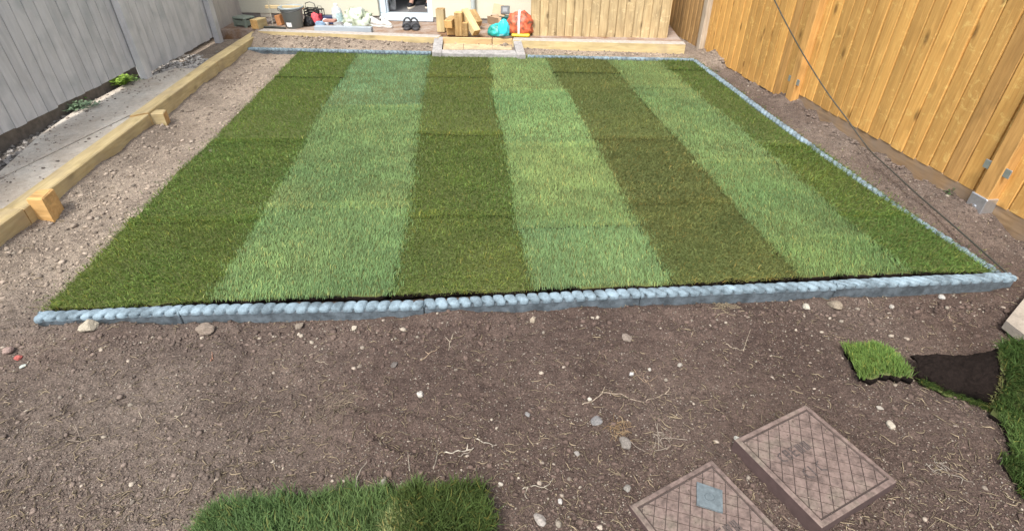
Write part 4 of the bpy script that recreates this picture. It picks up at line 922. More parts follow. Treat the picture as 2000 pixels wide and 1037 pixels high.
mb = MB(); mb.box((0, 0, .012), (.14, .08, .024), bev=.003); tag(mb.obj('flat_box', plain('reddish_card', (.35, .18, .14), .7), None, loc=at(645, 43, Z0 + .09), rz=WANG), 'flat brown-red carton lying on the navy box', 'carton')
# water bottle
r = thing('water_bottle', 'clear five-litre plastic water bottle with a teal printed label', 'bottle', at(662, 50), WANG + .1)
mg, n_, b_ = newmat('clear_plastic'); b_.inputs['Base Color'].default_value = (.80, .86, .90, 1); b_.inputs['Roughness'].default_value = .12; b_.inputs['Transmission Weight'].default_value = .55; b_.inputs['IOR'].default_value = 1.2
mb = MB(); mb.lathe([(0, 0), (.058, .001), (.062, .01), (.06, .04), (.063, .045), (.06, .09), (.063, .095), (.060, .15), (.05, .185), (.022, .205), (.018, .215), (0, .215)], 20); mb.obj('bottle_body', mg, r, smooth=True)
mb = MB(); mb.lathe([(0, .214), (.021, .214), (.021, .235), (0, .236)], 14); mb.obj('cap', plain('white_cap', (.8, .82, .85), .4), r)
mb = MB(); vs = []
for zc in (.05, .14):
    for k in range(7): a = math.radians(-85 + k * 13); vs.append((math.cos(a) * .065, math.sin(a) * .065, zc))
mb.add(vs, [(k, k + 1, k + 8, k + 7) for k in range(6)]); mb.obj('label', plain('pale_teal_print', (.5, .66, .68), .4, .5, 60, 0), r)
# crumpled green white sheet
o = crumple('dust_sheet', at(700, 50.5), (.165, .10, .185), None, 'crumpled pale green and white plastic sheet heaped by the wall', 'plastic sheet', 33, amp=.6, cols=(14., [(.36, (.14, .17, .11)), (.47, (.40, .46, .34)), (.56, (.46, .52, .42)), (.68, (.58, .62, .58))]), rough=.35)
crumple('plastic_scrap', at(682, 52.5), (.06, .045, .045), (.60, .68, .74), 'pale bluish plastic scrap in front of the crumpled sheet', 'plastic scrap', 34, rough=.3)
# shoes
def shoe(px, py, rz, L, m1, m2, label, cat='shoe', strap=False, group=None, name='shoe'):
    r = thing(name, label, cat, at(px, py), rz, group)
    def shell(zs, k=1.0):
        V = []; nn = 14
        for (sc, z) in zs:
            for j in range(nn):
                a = 2 * math.pi * j / nn; x = math.cos(a); y = math.sin(a); wv = .34 + .06 * x - .05 * (1 - abs(x)); V.append((x * L / 2 * sc, y * L / 2 * wv * sc * 1.1, z(x) if callable(z) else z))
        Fq = [(i * nn + j, i * nn + (j + 1) % nn, (i + 1) * nn + (j + 1) % nn, (i + 1) * nn + j) for i in range(len(zs) - 1) for j in range(nn)] + [tuple(range(nn - 1, -1, -1)), tuple(range((len(zs) - 1) * nn, len(zs) * nn))]
        mb = MB(); mb.add(V, Fq); return mb
    shell([(.97, 0), (1.0, .008), (1.0, .022), (.96, .026)]).obj('sole', m2, r, smooth=True)
    if strap:
        for xx in (.25, -.02, -.33):
            mb = MB(); mb.tube([(xx * L, math.cos(t) * L * .18, .024 + math.sin(t) * (.045 if xx > -.3 else .075)) for t in np.linspace(0, math.pi, 9)], .011, 6); mb.obj('strap', m1, r, smooth=True)
    else:
        shell([(.94, .024), (.92, lambda x: .05 - .012 * x), (.78, lambda x: .075 - .03 * x if x < .3 else .052), (.70, lambda x: .082 - .03 * x if x < .3 else .058)]).obj('upper', m1, r, smooth=True)
        mb = MB(); mb.lathe([(.0, .06), (.03, .066), (.026, .09), (0, .08)], 10, (-L * .22, 0, 0), 1.4, .9); mb.obj('collar', mk, r)
    return r
mwhite = plain('white_leather', (.55, .54, .51), .5, .15, 40, .2); mgr = plain('pattern_black_white', (.1, .1, .1), .6, .5, 60, .2)
shoe(735, 52.5, WANG - .35, .22, mwhite, mwhite, 'white trainer with a dark collar, left of the white pair by the sill', group=None)
shoe(754, 53.5, WANG - .55, .22, mwhite, mwhite, 'white trainer with a dark collar, right one nearest the doorway sill')
shoe(727, 46.5, WANG + .1, .22, mgr, mwhite, 'black and white patterned shoe lying behind the white trainers')
md = plain('charcoal_rubber', (.05, .05, .055), .5, .2, 40, .1)
shoe(796, 56, WANG - 1.35, .27, md, md, 'dark strappy sandal, left of the pair below the doorway', 'sandal', True, None, 'sandal'); shoe(811, 56.5, WANG - 1.2, .27, md, md, 'dark strappy sandal, right of the pair below the doorway', 'sandal', True, None, 'sandal')
# grey beam
p0, p1 = at(616, 61.5), at(727, 64); mb = MB(); L = (p1 - p0).length; mb.box((0, 0, .028), (L, .07, .056), bev=.004); tag(mb.obj('grey_post', plain('blue_grey_composite', (.30, .34, .38), .55, .08, 20, .1), None, loc=(p0 + p1) / 2 + Vector((0, .015, 0)), rz=math.atan2((p1 - p0).y, (p1 - p0).x)), 'long blue-grey beam lying behind the left sleeper', 'beam')
# timber offcuts
loose_timber(863, 62, .15, .24, .09, .09, WANG, math.radians(90), 'upright yellow timber offcut nearest the doorway', [M_sleeper, M_offcut])
loose_timber(881, 53, .235, .17, .09, .08, WANG - 1.75, .12, 'upper of two orange-ended offcuts, beside the first upright one')
loose_timber(881, 66, .15, .16, .095, .085, WANG - 1.3, 0, 'lower orange-ended offcut with its cut end facing the lawn')
loose_timber(898, 70, .15, .24, .085, .085, WANG, math.radians(90), 'upright brown timber offcut in the middle of the pile')
loose_timber(909.5, 71, .15, .14, .06, .06, WANG, math.radians(90), 'short grey-brown upright offcut left of the leaning beam')
# leaning beam: from base (930,70) to top (905,18)
b0 = P(931, 71, .16); tp = onplane(906, 22, (b0.x, b0.y + .16, 0), HN)
def beam3(p0, p1, w_, h_, label, mats=None):
    d = (p1 - p0); L = d.length; o_ = loose_timber(930, 70, .15, L, w_, h_, 0, 0, label, mats); q = d.to_track_quat('X', 'Z'); o_.matrix_world = Matrix.Translation((p0 + p1) / 2) @ q.to_matrix().to_4x4(); return o_
beam3(b0 + Vector((0, 0, .03)), tp, .085, .08, 'long yellow timber beam leaning diagonally across the pile', [M_sleeper, M_offcut])
b1 = P(934, 57, .16); t1_ = onplane(920, 24, (b1.x, b1.y + .12, 0), HN); beam3(b1 + Vector((0, 0, .05)), t1_, .095, .08, 'short brown timber leaning behind the long diagonal beam')
# cardboard box
r = thing('cardboard_box', 'torn open brown cardboard box with raised flaps', 'cardboard box', at(970, 56), WANG - .1); mc = plain('cardboard', (.50, .36, .23), .85, .1, 20, .1)
mb = MB(); mb.box((0, -.06, .07), (.14, .004, .13)); mb.box((0, .06, .07), (.14, .004, .13)); mb.box((-.07, 0, .07), (.004, .12, .13)); mb.box((.07, 0, .07), (.004, .12, .13)); mb.box((0, 0, .006), (.14, .12, .004)); mb.obj('carton', mc, r)
for c, rot, s_ in (((.0, .075, .19), -.35, (.12, .004, .11)), ((-.02, -.09, .10), .5, (.13, .004, .10)), ((.07, 0, .145), 0, (.06, .12, .004))):
    mb = MB(); mb.box((0, 0, 0), s_); o = mb.obj('flap', mc, r, loc=c); o.rotation_euler = (rot, .15, 0)
# teal sack
crumple('compost_bag', at(975, 69), (.125, .08, .12), None, 'teal and green printed plastic sack in front of the cardboard box', 'sack', 44, cols=(7., [(.35, (.01, .18, .15)), (.5, (.02, .35, .30)), (.6, (.03, .5, .55)), (.72, (.6, .7, .7))]), amp=.25, rough=.4)
crumple('cyan_bag', at(984, 66, Z0 + .06), (.06, .045, .14), (.04, .58, .70), 'bright cyan plastic bag standing in the teal sack', 'bag', 45, amp=.25, rough=.35)
r = thing('tool_case', 'black and dark green tub with its lid tipped open behind the cyan bag', 'tub', at(985, 57), WANG); mb = MB(); mb.box((0, 0, .07), (.11, .10, .14), bev=.006); mb.obj('tub', plain('dark_green_plastic', (.01, .07, .06), .4), r); mb = MB(); mb.box((0, 0, 0), (.10, .09, .012), bev=.003); o = mb.obj('lid', mk, r, loc=(.01, .01, .20)); o.rotation_euler = (1.1, 0, .0)
mb = MB(); mb.box((0, 0, .008), (.055, .045, .003)); mb.obj('lid_panel', plain('grey_panel', (.15, .16, .17), .4), o)
# orange-red bag
r = thing('aggregate_bag', 'plump orange-red woven sack with a pale central strip', 'sack', at(1015, 69), WANG)
o = crumple('bag_body', (0, 0, .03), (.15, .10, .215), None, None, None, 51, amp=.30, parent=r, cols=(22., [(.36, (.16, .08, .05)), (.5, (.46, .09, .04)), (.66, (.55, .17, .08))]), rough=.5)
mb = MB(); vs = []
for k in range(12):
    t = k / 11 * 2.0 - .15; yv = -.105 * math.cos(t * .9) ; zv = .03 + .222 * max(0, math.sin(t * .85 + .12)); vs += [(-.012, yv - .004, zv + .004), (.012, yv - .004, zv + .004)]
mb.add(vs, [(2 * k, 2 * k + 1, 2 * k + 3, 2 * k + 2) for k in range(11)]); mb.obj('pale_strip', plain('pale_strip', (.6, .58, .58), .6), r)
mb = MB(); mb.box((.02, -.05, .018), (.20, .16, .03), bev=.01); mb.obj('yellow_hem', plain('yellow_plastic', (.75, .50, .05), .5), r)

# ------------------------------------------------------------ drain covers
def clip(poly, lo, hi):
    for ax in (0, 1):
        for sgn, lim in ((1, hi), (-1, -lo)):
            out = []
            for i in range(len(poly)):
                a, b = poly[i], poly[(i + 1) % len(poly)]; da, db = lim - sgn * a[ax], lim - sgn * b[ax]
                if da >= 0: out.append(a)
                if (da >= 0) != (db >= 0): t = da / (da - db); out.append((a[0] + (b[0] - a[0]) * t, a[1] + (b[1] - a[1]) * t))
            poly = out
            if len(poly) < 3: return []
    return poly
def cover_material():
    m, n, b = newmat('pinkish_cover_plastic'); L = n.links.new; ge = nd(n, 'ShaderNodeNewGeometry')
    def noise(s, d=6.): x = nd(n, 'ShaderNodeTexNoise', Scale=s, Detail=d, Roughness=.65); L(ge.outputs['Position'], x.inputs['Vector']); return x.outputs[0]
    c = ramp(n, noise(9.), [(.3, (.112, .082, .070)), (.50, (.158, .116, .100)), (.7, (.148, .126, .098))]); c = mixc(n, 1., c, ramp(n, noise(55.), [(.35, g3(.6)), (.6, g3(1.15))]), 'MULTIPLY')
    L(c, b.inputs['Base Color']); b.inputs['Roughness'].default_value = .7; b.inputs['Specular IOR Level'].default_value = .25
    bu = nd(n, 'ShaderNodeBump', Strength=.25, Distance=.002); L(noise(120.), bu.inputs['Height']); L(bu.outputs[0], b.inputs['Normal']); return m
M_cover = cover_material(); M_letter = plain('cover_lettering', (.07, .055, .05), .8, .5, 90, .3); M_groove = plain('cover_groove', (.06, .045, .04), .9, .2, 60, .2); M_coverside = plain('cover_side', (.075, .048, .044), .8, .25, 30, .3)
def cover(c, label, h, badge=None):
    p, e, f2, s = c; ang = math.atan2(e.y, e.x); r = thing('drain_cover', label, 'drain cover', (p.x, p.y, 0), ang, 'square drain covers in the soil')
    # local: x along e 0..s ; y along -f2  -> interior is y in [-s,0]
    R = .015
    mb = MB()
    ring_o = [(0, 0), (s, 0), (s, -s), (0, -s)]; ring_i = [(R, -R), (s - R, -R), (s - R, -s + R), (R, -s + R)]
    b_ = .003; V = [(*q, -.05) for q in ring_o] + [(*q, h - b_) for q in ring_o] + [(q[0] + b_ * (1 if q[0] == 0 else -1), q[1] - b_ * (1 if q[1] == 0 else -1), h) for q in ring_o] + [(*q, h) for q in ring_i] + [(*q, h - .006) for q in ring_i]
    for k in range(4):
        mb.mi = k and (1 if k == 1 else 0)
    mb.mi = 1; mb.add(V, [(j, (j + 1) % 4, (j + 1) % 4 + 4, j + 4) for j in range(4)])
    mb.mi = 0; mb.add(V, [(k * 4 + j, k * 4 + (j + 1) % 4, k * 4 + 4 + (j + 1) % 4, k * 4 + 4 + j) for k in (1, 2, 3) for j in range(4)])
    mb.obj('cover_frame', [M_cover, M_coverside], r)
    mb = MB(); lo, hi = R + .003, s - R - .003; mb.add([(lo - .003, -lo + .003, h - .006), (hi + .003, -lo + .003, h - .006), (hi + .003, -hi - .003, h - .006), (lo - .003, -hi - .003, h - .006)], [(3, 2, 1, 0)]); mb.obj('cover_plate', M_groove, r)
    mb = MB(); q = (s - 2 * R) / 6.3; g_ = .0012; d1, d2 = (q / 2, q / 2), (q / 2, -q / 2)
    for a in range(-2, 20):
        for b in range(-20, 20):
            cx0 = lo + a * d1[0] + b * d2[0] + (a * 0); cy0 = a * d1[1] + b * d2[1] + q / 4
            if not (lo - q < cx0 < hi + q and lo - q < cy0 + 0 < hi + q): continue
            poly = [(cx0 - q / 2 + g_ * 1.4, cy0), (cx0, cy0 - q / 2 + g_ * 1.4), (cx0 + q / 2 - g_ * 1.4, cy0), (cx0, cy0 + q / 2 - g_ * 1.4)]
            poly = clip(poly, lo + .003, hi - .003)
            if len(poly) >= 3:
                n = len(poly); zt = h - .0028; mb.add([(x, -y, zt) for x, y in poly] + [(x, -y, h - .0062) for x, y in poly], [tuple(range(n - 1, -1, -1))] + [(k, (k + 1) % n, (k + 1) % n + n, k + n) for k in range(n)])
    o = mb.obj('tread_lozenges', M_cover, r); o['kind'] = 'stuff'; fixnormals(o)
    # worn raised lettering
    mb = MB(); rnd = random.Random(5); zt = h - .0022
    bx, by = (.15, -.13) if badge is None else (.19, -.205)
    def glyph(x, y, k, sc=1.0):
        st = {0: [((0, 0), (0, 1)), ((0, 0), (.7, 0)), ((0, .5), (.6, .5)), ((0, 1), (.7, 1))], 1: [((0, 0), (0, 1))], 2: [((0, 0), (0, 1)), ((.35, 0), (.35, 1)), ((.7, 0), (.7, 1))], 3: [((0, 0), (.6, 0)), ((.6, 0), (.6, 1)), ((0, .5), (.6, .5)), ((0, 1), (.6, 1)), ((0, 0), (0, 1))], 4: [((.7, 0), (0, .2)), ((0, .2), (0, .8)), ((0, .8), (.7, 1))]}[k]
        for (a, b) in st:
            A = Vector((x + a[0] * .02 * sc, y + a[1] * .03 * sc, zt)); B = Vector((x + b[0] * .02 * sc, y + b[1] * .03 * sc, zt)); d = B - A; mb.box((A + B) / 2, (d.length + .003, .0042, .0034), Matrix.Rotation(math.atan2(d.y, d.x), 3, 'Z'), bev=.0008)
    for i, k in enumerate((4, 3, 0, 2, 2)): glyph(bx - .075 + i * .026, by, k)
    if badge is None:
        for i, k in enumerate((4, 1, 4)): glyph(bx - .05 + i * .028, by - .075, k, 1.1)
    o = mb.obj('raised_lettering', M_letter, r); o['kind'] = 'stuff'
    return r
cover(covs[0], 'whole pinkish square drain cover with a raised rim, nearer the turf offcuts', .049)
cover(covs[1], 'pinkish drain cover cut by the bottom edge, with a blue-grey plate lying on it', .022, 1)
for c, hh_ in ((covs[0], .047), (covs[1], .020)):
    p_, e_, f_, s_ = c; n_ = 260; uu_, vv_ = RNG.random(n_) * s_, RNG.random(n_) ** 1.5 * s_; xx_ = p_.x + e_.x * uu_ + f_.x * vv_; yy2 = p_.y + e_.y * uu_ + f_.y * vv_
    tag(pebbles('cover_grit', xx_, yy2, np.full(n_, hh_), .0008 + .0022 * RNG.random(n_) ** 3, np.array([.16, .125, .10]) * (.4 + 1.2 * RNG.random((n_, 1))), M_crumb), 'specks of soil scattered on the ' + ('whole' if hh_ > .03 else 'cut') + ' drain cover', 'soil specks', kind='stuff')
# small plate on cover
bp = [P(1361, 940, .028), P(1411, 957, .028), P(1412, 1000, .028), P(1361, 984, .028)]; c0 = sum(bp, Vector()) / 4; c0.z = .0
r = thing('metal_plate', 'small blue-grey square plate with a faint ring lying on the drain cover', 'plate', c0)
mb = MB(); mb.quadprism([Vector((q.x - c0.x, q.y - c0.y, .028)) for q in bp], .021); o = mb.obj('plate', plain('blue_grey_plate', (.11, .135, .145), .55, .35, 60, .5), r); fixnormals(o)
mb = MB(); mb.tube([(math.cos(t) * .014, math.sin(t) * .012, .0285) for t in np.linspace(0, 6.28, 20)], .0012, 5, cap=False); mb.obj('ring', plain('plate_ring', (.08, .10, .11), .5), r)

# ------------------------------------------------------------ loose turf
def quadS(c, zf_=None, nz=(0, 0, 1), wob=.03):
    A = np.array([list(v) for v in c])
    def S(u, v):
        p = (A[0] * (1 - u)[:, None] + A[1] * u[:, None]) * (1 - v)[:, None] + (A[3] * (1 - u)[:, None] + A[2] * u[:, None]) * v[:, None]; p = p.copy()
        if zf_: p[:, 2] += zf_(u, v)
        ex = np.clip(1 - 4 * np.minimum(np.minimum(u, 1 - u), np.minimum(v, 1 - v)), 0, 1); q0, q1 = p[:, 0].copy(), p[:, 1].copy()
        p[:, 0] += (vnoise(q0, q1, 16, 61) - .5) * wob * ex; p[:, 1] += (vnoise(q0, q1, 19, 62) - .5) * wob * ex
        return p, np.tile(np.array(nz, float), (len(u), 1))
    return S
def numnorm(Sf):
    def S(u, v):
        p, _ = Sf(u, v); e = 1e-3; pu, _ = Sf(u + e, v); pv, _ = Sf(u, v + e); n = np.cross(pu - p, pv - p); n /= np.linalg.norm(n, axis=1, keepdims=True) + 1e-12; n *= np.sign(n[:, 2:3] + 1e-9); return p, n
    return S
GG = (.085, .150, .040)
A = quadS([P(365, 1100, .03), P(940, 1110, .03), P(820, 950, .03), P(405, 1000, .03)], lambda u, v: .014 * np.sin(u * 6) + .016 * np.sin(u * 3.1) * v, wob=.10)
o = turf('turf_offcut', numnorm(A), 20, 10, 11000, None, (.078, .132, .044), (-.3, .5, 0), .7, length=.050, width=.0028, thick=.025, tilt=.5, ragged=.010); tag(o, 'long green turf offcut at the bottom edge left of centre', 'turf offcut', 'loose turf offcuts')
B = quadS([P(800, 1100, .06), P(955, 1100, .045), P(943, 957, .05), P(770, 960, .05)], lambda u, v: .03 * np.sin(u * 3.14) * np.sin(v * 3.14), wob=.06)
o = turf('turf_offcut', numnorm(B), 10, 10, 6500, None, (.058, .092, .026), (0, -.15, 0), .5, length=.05, width=.0028, thick=.03, tilt=.4, ragged=.010); tag(o, 'thick dark green folded turf end with upright blades at the bottom edge', 'turf offcut', 'loose turf offcuts')
Cq = quadS([P(735, 1110, .055), P(850, 1110, .065), P(815, 1012, .06), P(765, 1010, .05)])
o = turf('turf_offcut', Cq, 6, 6, 1800, None, (.19, .24, .10), (-.3, .6, 0), .9, length=.045, width=.0026, thick=.02, tilt=.4, ragged=.008); tag(o, 'pale green scrap of turf on the bottom edge, on the darker turf', 'turf offcut', 'loose turf offcuts')
Dq = quadS([P(1682, 735, .03), P(1778, 730, .035), P(1735, 680, .035), P(1650, 678, .03)], lambda u, v: .006 * np.sin(u * 3.1))
o = turf('turf_offcut', numnorm(Dq), 9, 9, 3800, None, (.115, .190, .045), (-.1, .5, 0), .6, length=.030, width=.0028, thick=.028, tilt=.45, ragged=.008); tag(o, 'small bright green turf square lying left of the upturned dark strip', 'turf offcut', 'loose turf offcuts')
r = thing('turf_roll', 'turned-over strip of turf showing dark soil and a grassy fold at the right edge', 'turf roll')
q = [P(1795, 738, .012), P(1930, 792, .02), P(1952, 678, .13), P(1783, 697, .05)]
def usf(u, v): return .075 * np.sin(np.clip(v, 0, 1) ** .6 * 3.14) * (.25 + .75 * u) + .006 * np.sin(u * 9)
uu, vv = np.meshgrid(np.linspace(0, 1, 40), np.linspace(0, 1, 24)); pz, nz = numnorm(quadS(q, usf))(uu.ravel(), vv.ravel())
pz[:, 2] += (vnoise(pz[:, 0], pz[:, 1], 60, 51) - .5) * .012 + (vnoise(pz[:, 0], pz[:, 1], 180, 52) - .5) * .006
i = (np.arange(23)[:, None] * 40 + np.arange(39)[None]).ravel(); top = np.stack([i, i + 1, i + 41, i + 40], 1)
per_ = list(range(40)) + [40 * (j + 1) - 1 for j in range(1, 24)] + [959 - j for j in range(1, 40)] + [40 * (23 - j) for j in range(1, 23)]
low = pz - nz * .022; sf_ = np.array([[per_[j], per_[j] + 960, per_[(j + 1) % len(per_)] + 960, per_[(j + 1) % len(per_)]] for j in range(len(per_))])
npmesh('turf_underside', np.concatenate([pz, low]), np.concatenate([top.ravel(), (top[:, ::-1] + 960).ravel(), sf_.ravel()]), np.full(len(top) * 2 + len(sf_), 4), M_turfsoil, parent=r)
ed_ = quadS([P(1800, 748, .008), P(1940, 806, .008), P(1932, 790, .02), P(1797, 738, .012)]); turf('turf_edge', ed_, 12, 3, 700, r, (.06, .10, .025), (0, -1, 0), 1.0, length=.03, width=.0026, thick=.006, tilt=.5)
foldq = quadS([P(1930, 795, .02), P(2075, 850, .01), P(2075, 700, .10), P(1952, 676, .132)], lambda u, v: .05 * np.sin(np.clip(u * 1.3, 0, 1) * 3.14) * (.4 + .6 * v) + .078 * np.sin(np.clip(v, 0, 1) ** .6 * 3.14) * np.clip(1 - u, 0, 1.1))
turf('grassy_fold', numnorm(foldq), 12, 12, 6500, r, (.055, .098, .026), (-.3, -.4, 0), .7, length=.04, width=.0028, thick=.022, tilt=.45, ragged=.006)
thq = quadS([P(1924, 793, .02), P(1940, 797, .02), P(1962, 676, .13), P(1948, 676, .13)], lambda u, v: .082 * np.sin(np.clip(v, 0, 1) ** .6 * 3.14)); turf('thatch_edge', thq, 3, 14, 900, r, (.17, .18, .07), (-.6, 0, 0), .8, length=.016, width=.0026, thick=.012, tilt=.5)
E1 = quadS([P(1965, 800, .03), P(2090, 860, .03), P(2090, 930, .03), P(1985, 880, .03)]); 
o = turf('turf_offcut', quadS([P(1990, 890, .03), P(2120, 930, .03), P(2120, 815, .03), P(1952, 800, .03)]), 8, 8, 4200, None, (.070, .12, .032), (-.3, .3, 0), .7, length=.035, width=.0028, thick=.028, tilt=.5, ragged=.01); tag(o, 'mid-green turf offcut at the right edge below the grassy fold', 'turf offcut', 'loose turf offcuts')
o = turf('turf_offcut', quadS([P(1990, 965, .025), P(2120, 1000, .025), P(2120, 905, .025), P(1962, 895, .025)]), 7, 7, 3000, None, (.055, .095, .025), (-.3, -.3, 0), .7, length=.035, width=.0028, thick=.028, tilt=.5, ragged=.01); tag(o, 'dark green lowest turf offcut at the right edge', 'turf offcut', 'loose turf offcuts')

# paving slab at the right edge
s0 = P(1965, 626, .06); sa = P(2000, 583, .06) - s0; sb_ = P(2000, 653, .06) - s0; sa.normalize(); sb_.normalize()
mb = MB(); mb.quadprism([s0, s0 + sb_ * .45, s0 + sb_ * .45 + sa * .45, s0 + sa * .45], .022); o = mb.obj('paving_slab', concrete('slab_concrete', (.34, .30, .25), stain=.15, scale=9.), None); fixnormals(o); tag(o, 'grey-tan paving slab lying on the soil at the right edge', 'paving slab')

# cable
gp = [P(1985, 548, .05), P(1960, 527, .065), P(1905, 478, .065), P(1850, 430, .065), P(1790, 378, .07), P(1740, 332, .075), P(1705, 300, .075)]
top_ = Vector((rfence(5.9) - .05, 5.9, 1.75)); a_ = P(1688, 280, .08)
FN = Vector((RFD.y, -RFD.x, 0))
def before_fence(px, py, dl):
    h_ = onplane(px, py, Vector((RFB.x - .06, RFB.y, 0)), FN); o_ = Vector((0, 0, CH)); return o_ + (h_ - o_) * (1 - dl)
air = [a_, before_fence(1655, 234, .03), before_fence(1615, 180, .06), before_fence(1575, 117, .10), before_fence(1540, 55, .14), before_fence(1512, 0, .17), before_fence(1490, -45, .2)]
def catmull(pts, k=6):
    out = []; q = [pts[0]] + list(pts) + [pts[-1]]
    for i in range(1, len(q) - 2):
        for j in range(k):
            t = j / k; out.append(.5 * ((2 * q[i]) + (-q[i - 1] + q[i + 1]) * t + (2 * q[i - 1] - 5 * q[i] + 4 * q[i + 1] - q[i + 2]) * t * t + (-q[i - 1] + 3 * q[i] - 3 * q[i + 1] + q[i + 2]) * t ** 3))
    return out + [pts[-1]]
cp = catmull(gp + air)
for i in range(len(cp)):
    pass
mb = MB(); mb.tube(cp, .0042, 6); o = mb.obj('cable', plain('dark_cable', (.045, .043, .035), .6), None, smooth=True); tag(o, 'thin dark cable coming down in front of the orange fence and over the soil', 'cable')

# ------------------------------------------------------------ notable stones
GS = 'loose stones on the bare soil'
stones = [  # px,py,w px, col, flat, label
    (180, 648, 32, (.50, .44, .34), .55, 'rounded cream stone below the left end of the front edging'),
    (402, 642, 34, (.30, .24, .19), .6, 'knobbly tan clod of earth just before the front edging on the left'),
    (583, 631, 19, (.30, .25, .20), .7, 'brown rounded stone a little left of the white one by the edging'),
    (690, 633, 15, (.55, .48, .38), .6, 'small clean cream pebble just before the edging, left of centre'),
    (1041, 622, 15, (.50, .42, .32), 1.3, 'upright pale stone standing at the foot of the edging near the middle'),
    (820, 768, 19, (.60, .56, .50), .7, 'chipped white stone on the soil below the middle of the edging'),
    (1165, 816, 30, (.26, .25, .245), .25, 'flat grey slate chip in the middle of the soil'),
    (1222, 861, 30, (.27, .24, .21), .6, 'rounded grey-brown stone below the straw clump'),
    (1226, 950, 20, (.28, .26, .23), .75, 'smooth grey pebble left of the nearer drain cover'),
    (1030, 809, 16, (.30, .29, .28), .3, 'small thin grey chip left of the slate'),
    (1128, 880, 15, (.38, .35, .32), .6, 'pale grey stone left of the grey-brown one'),
    (1055, 1008, 32, (.42, .38, .34), .35, 'flat pale stone near the bottom edge, right of the turf'),
    (1094, 973, 12, (.6, .57, .53), .8, 'small blunt white stone between the turf and the drain cover'),
    (1234, 728, 12, (.62, .6, .57), .8, 'bright white angular stone beside the forked root'),
    (1270, 716, 9, (.6, .57, .5), .8, 'tiny white stone above the forked root'),
    (1742, 829, 20, (.52, .47, .38), .5, 'cream wedge-shaped stone between the drain cover and turf strip'),
    (1578, 594, 18, (.60, .56, .46), .6, 'white-and-tan broken stone at the foot of the right front edging'),
    (1632, 592, 30, (.34, .28, .21), .5, 'tan crumbly clod just right of the broken white stone'),
    (978, 944, 11, (.55, .5, .42), .8, 'small cream pebble at the right corner of the folded turf'),
    (1330, 704, 13, (.46, .42, .36), .7, 'small tan pebble right of the forked root'),
    (38, 706, 12, (.58, .62, .56), .4, 'small pale green-white chip at the left edge'),
    (31, 692, 12, (.50, .14, .12), .7, 'small red brick crumb at the left edge'),
    (15, 684, 19, (.42, .30, .26), .6, 'pinkish stone at the far left edge'),
    (1224, 658, 24, (.28, .23, .19), .4, 'flat brown stone below the right middle of the edging'),
    (1440, 852, 12, (.55, .53, .47), .8, 'small white stone touching the left corner of the whole drain cover'),
    (1152, 777, 12, (.58, .53, .45), .8, 'cream pebble at the pale end of the long root'),
    (748, 942, 16, (.40, .37, .30), .7, 'rounded pale stone behind the folded turf'),
    (1720, 794, 12, (.46, .42, .36), .5, 'small tan chip above the wedge-shaped stone'),
    (1842, 575, 13, (.6, .58, .54), .5, 'small white chip below the right end of the edging'),
    (1745, 533 + 60, 11, (.5, .46, .4), .6, 'small cream chip below the last edging stone'),
    (150, 338, 17, (.20, .15, .125), .8, 'dark round clod on the soil right of the long yellow sleeper'),
    (700, 755 - 46, 11, (.30, .25, .2), .7, 'small tan pebble in the middle left of the soil'),
    (770, 712, 16, (.17, .15, .135), .7, 'dark grey-brown pebble half sunk in the soil, left of the twig'),
]
import bmesh
from mathutils import noise as mnoise
for k, (px, py, wpx, col, flat, lab) in enumerate(stones):
    p = P(px, py, .012); dist = (Vector(p) - Vector((0, 0, CH))).length; rad = wpx / 2 * (dist / F) * .98; rnd = random.Random(100 + k)
    bm = bmesh.new(); bmesh.ops.create_icosphere(bm, subdivisions=3, radius=1); of = Vector((k * 3.3, k * 1.7, 0))
    planes = [Vector((rnd.gauss(0, 1), rnd.gauss(0, 1), rnd.gauss(0, 1))).normalized() for _ in range(12)]
    for v in bm.verts:
        c = v.co.copy()
        for pn in planes:
            d = c.dot(pn) - .66
            if d > 0: c -= pn * d * .85
        c *= 1 + .13 * mnoise.noise(c * 2.2 + of) + .05 * mnoise.noise(c * 7 + of); v.co = Vector((c.x * rad, c.y * rad * .8, c.z * rad * flat))
    me = bpy.data.meshes.new('stone'); bm.to_mesh(me); bm.free(); ca = me.color_attributes.new('Col', 'FLOAT_COLOR', 'POINT')
    ca.data.foreach_set('color', np.tile([*[q_ * .6 for q_ in col], 1], len(me.vertices)).astype(np.float32)); me.materials.append(M_stone)
    o = bpy.data.objects.new('stone', me); link(o); z = float(ground_z(p.x, p.y)); o.location = (p.x, p.y, z + rad * flat * .45); o.rotation_euler = (rnd.uniform(-.2, .2), rnd.uniform(-.2, .2), rnd.uniform(0, 3))
    tag(o, lab, 'stone', GS)

# ------------------------------------------------------------ notable roots and stalks
def root_obj(px, lab, r_, col, name='root', cat='root', lift=.0025):
    mb = MB(); base_p = P(px[0][0][0], px[0][0][1], 0)
    for strand in px:
        pts = [P(a, b, 0) for a, b in strand]; pts = catmull(pts, 4) if len(pts) > 2 else pts; k = len(pts)
        for i, q in enumerate(pts): q.z = float(ground_z(q.x, q.y)) + lift + .0035 * math.sin(i * 1.7)
        mb.tube(pts, [r_ * (1 - .65 * i / max(1, k - 1)) for i in range(k)], 5)
    V = mb.v; o = mb.obj(name, plain(name + '_surface_' + str(len(bpy.data.materials)), tuple(q_ * .68 for q_ in col), .9, .55, 120, .5), None, smooth=True)
    return tag(o, lab, cat)
pal = (.52, .44, .33); tw = (.36, .26, .18)
root_obj([[(1418, 670), (1436, 678), (1452, 685)], [(1452, 685), (1458, 665), (1465, 646)]], 'thin pale stalk bent into a V on the soil, right of centre', .0018, pal, 'stalk', 'stalk')
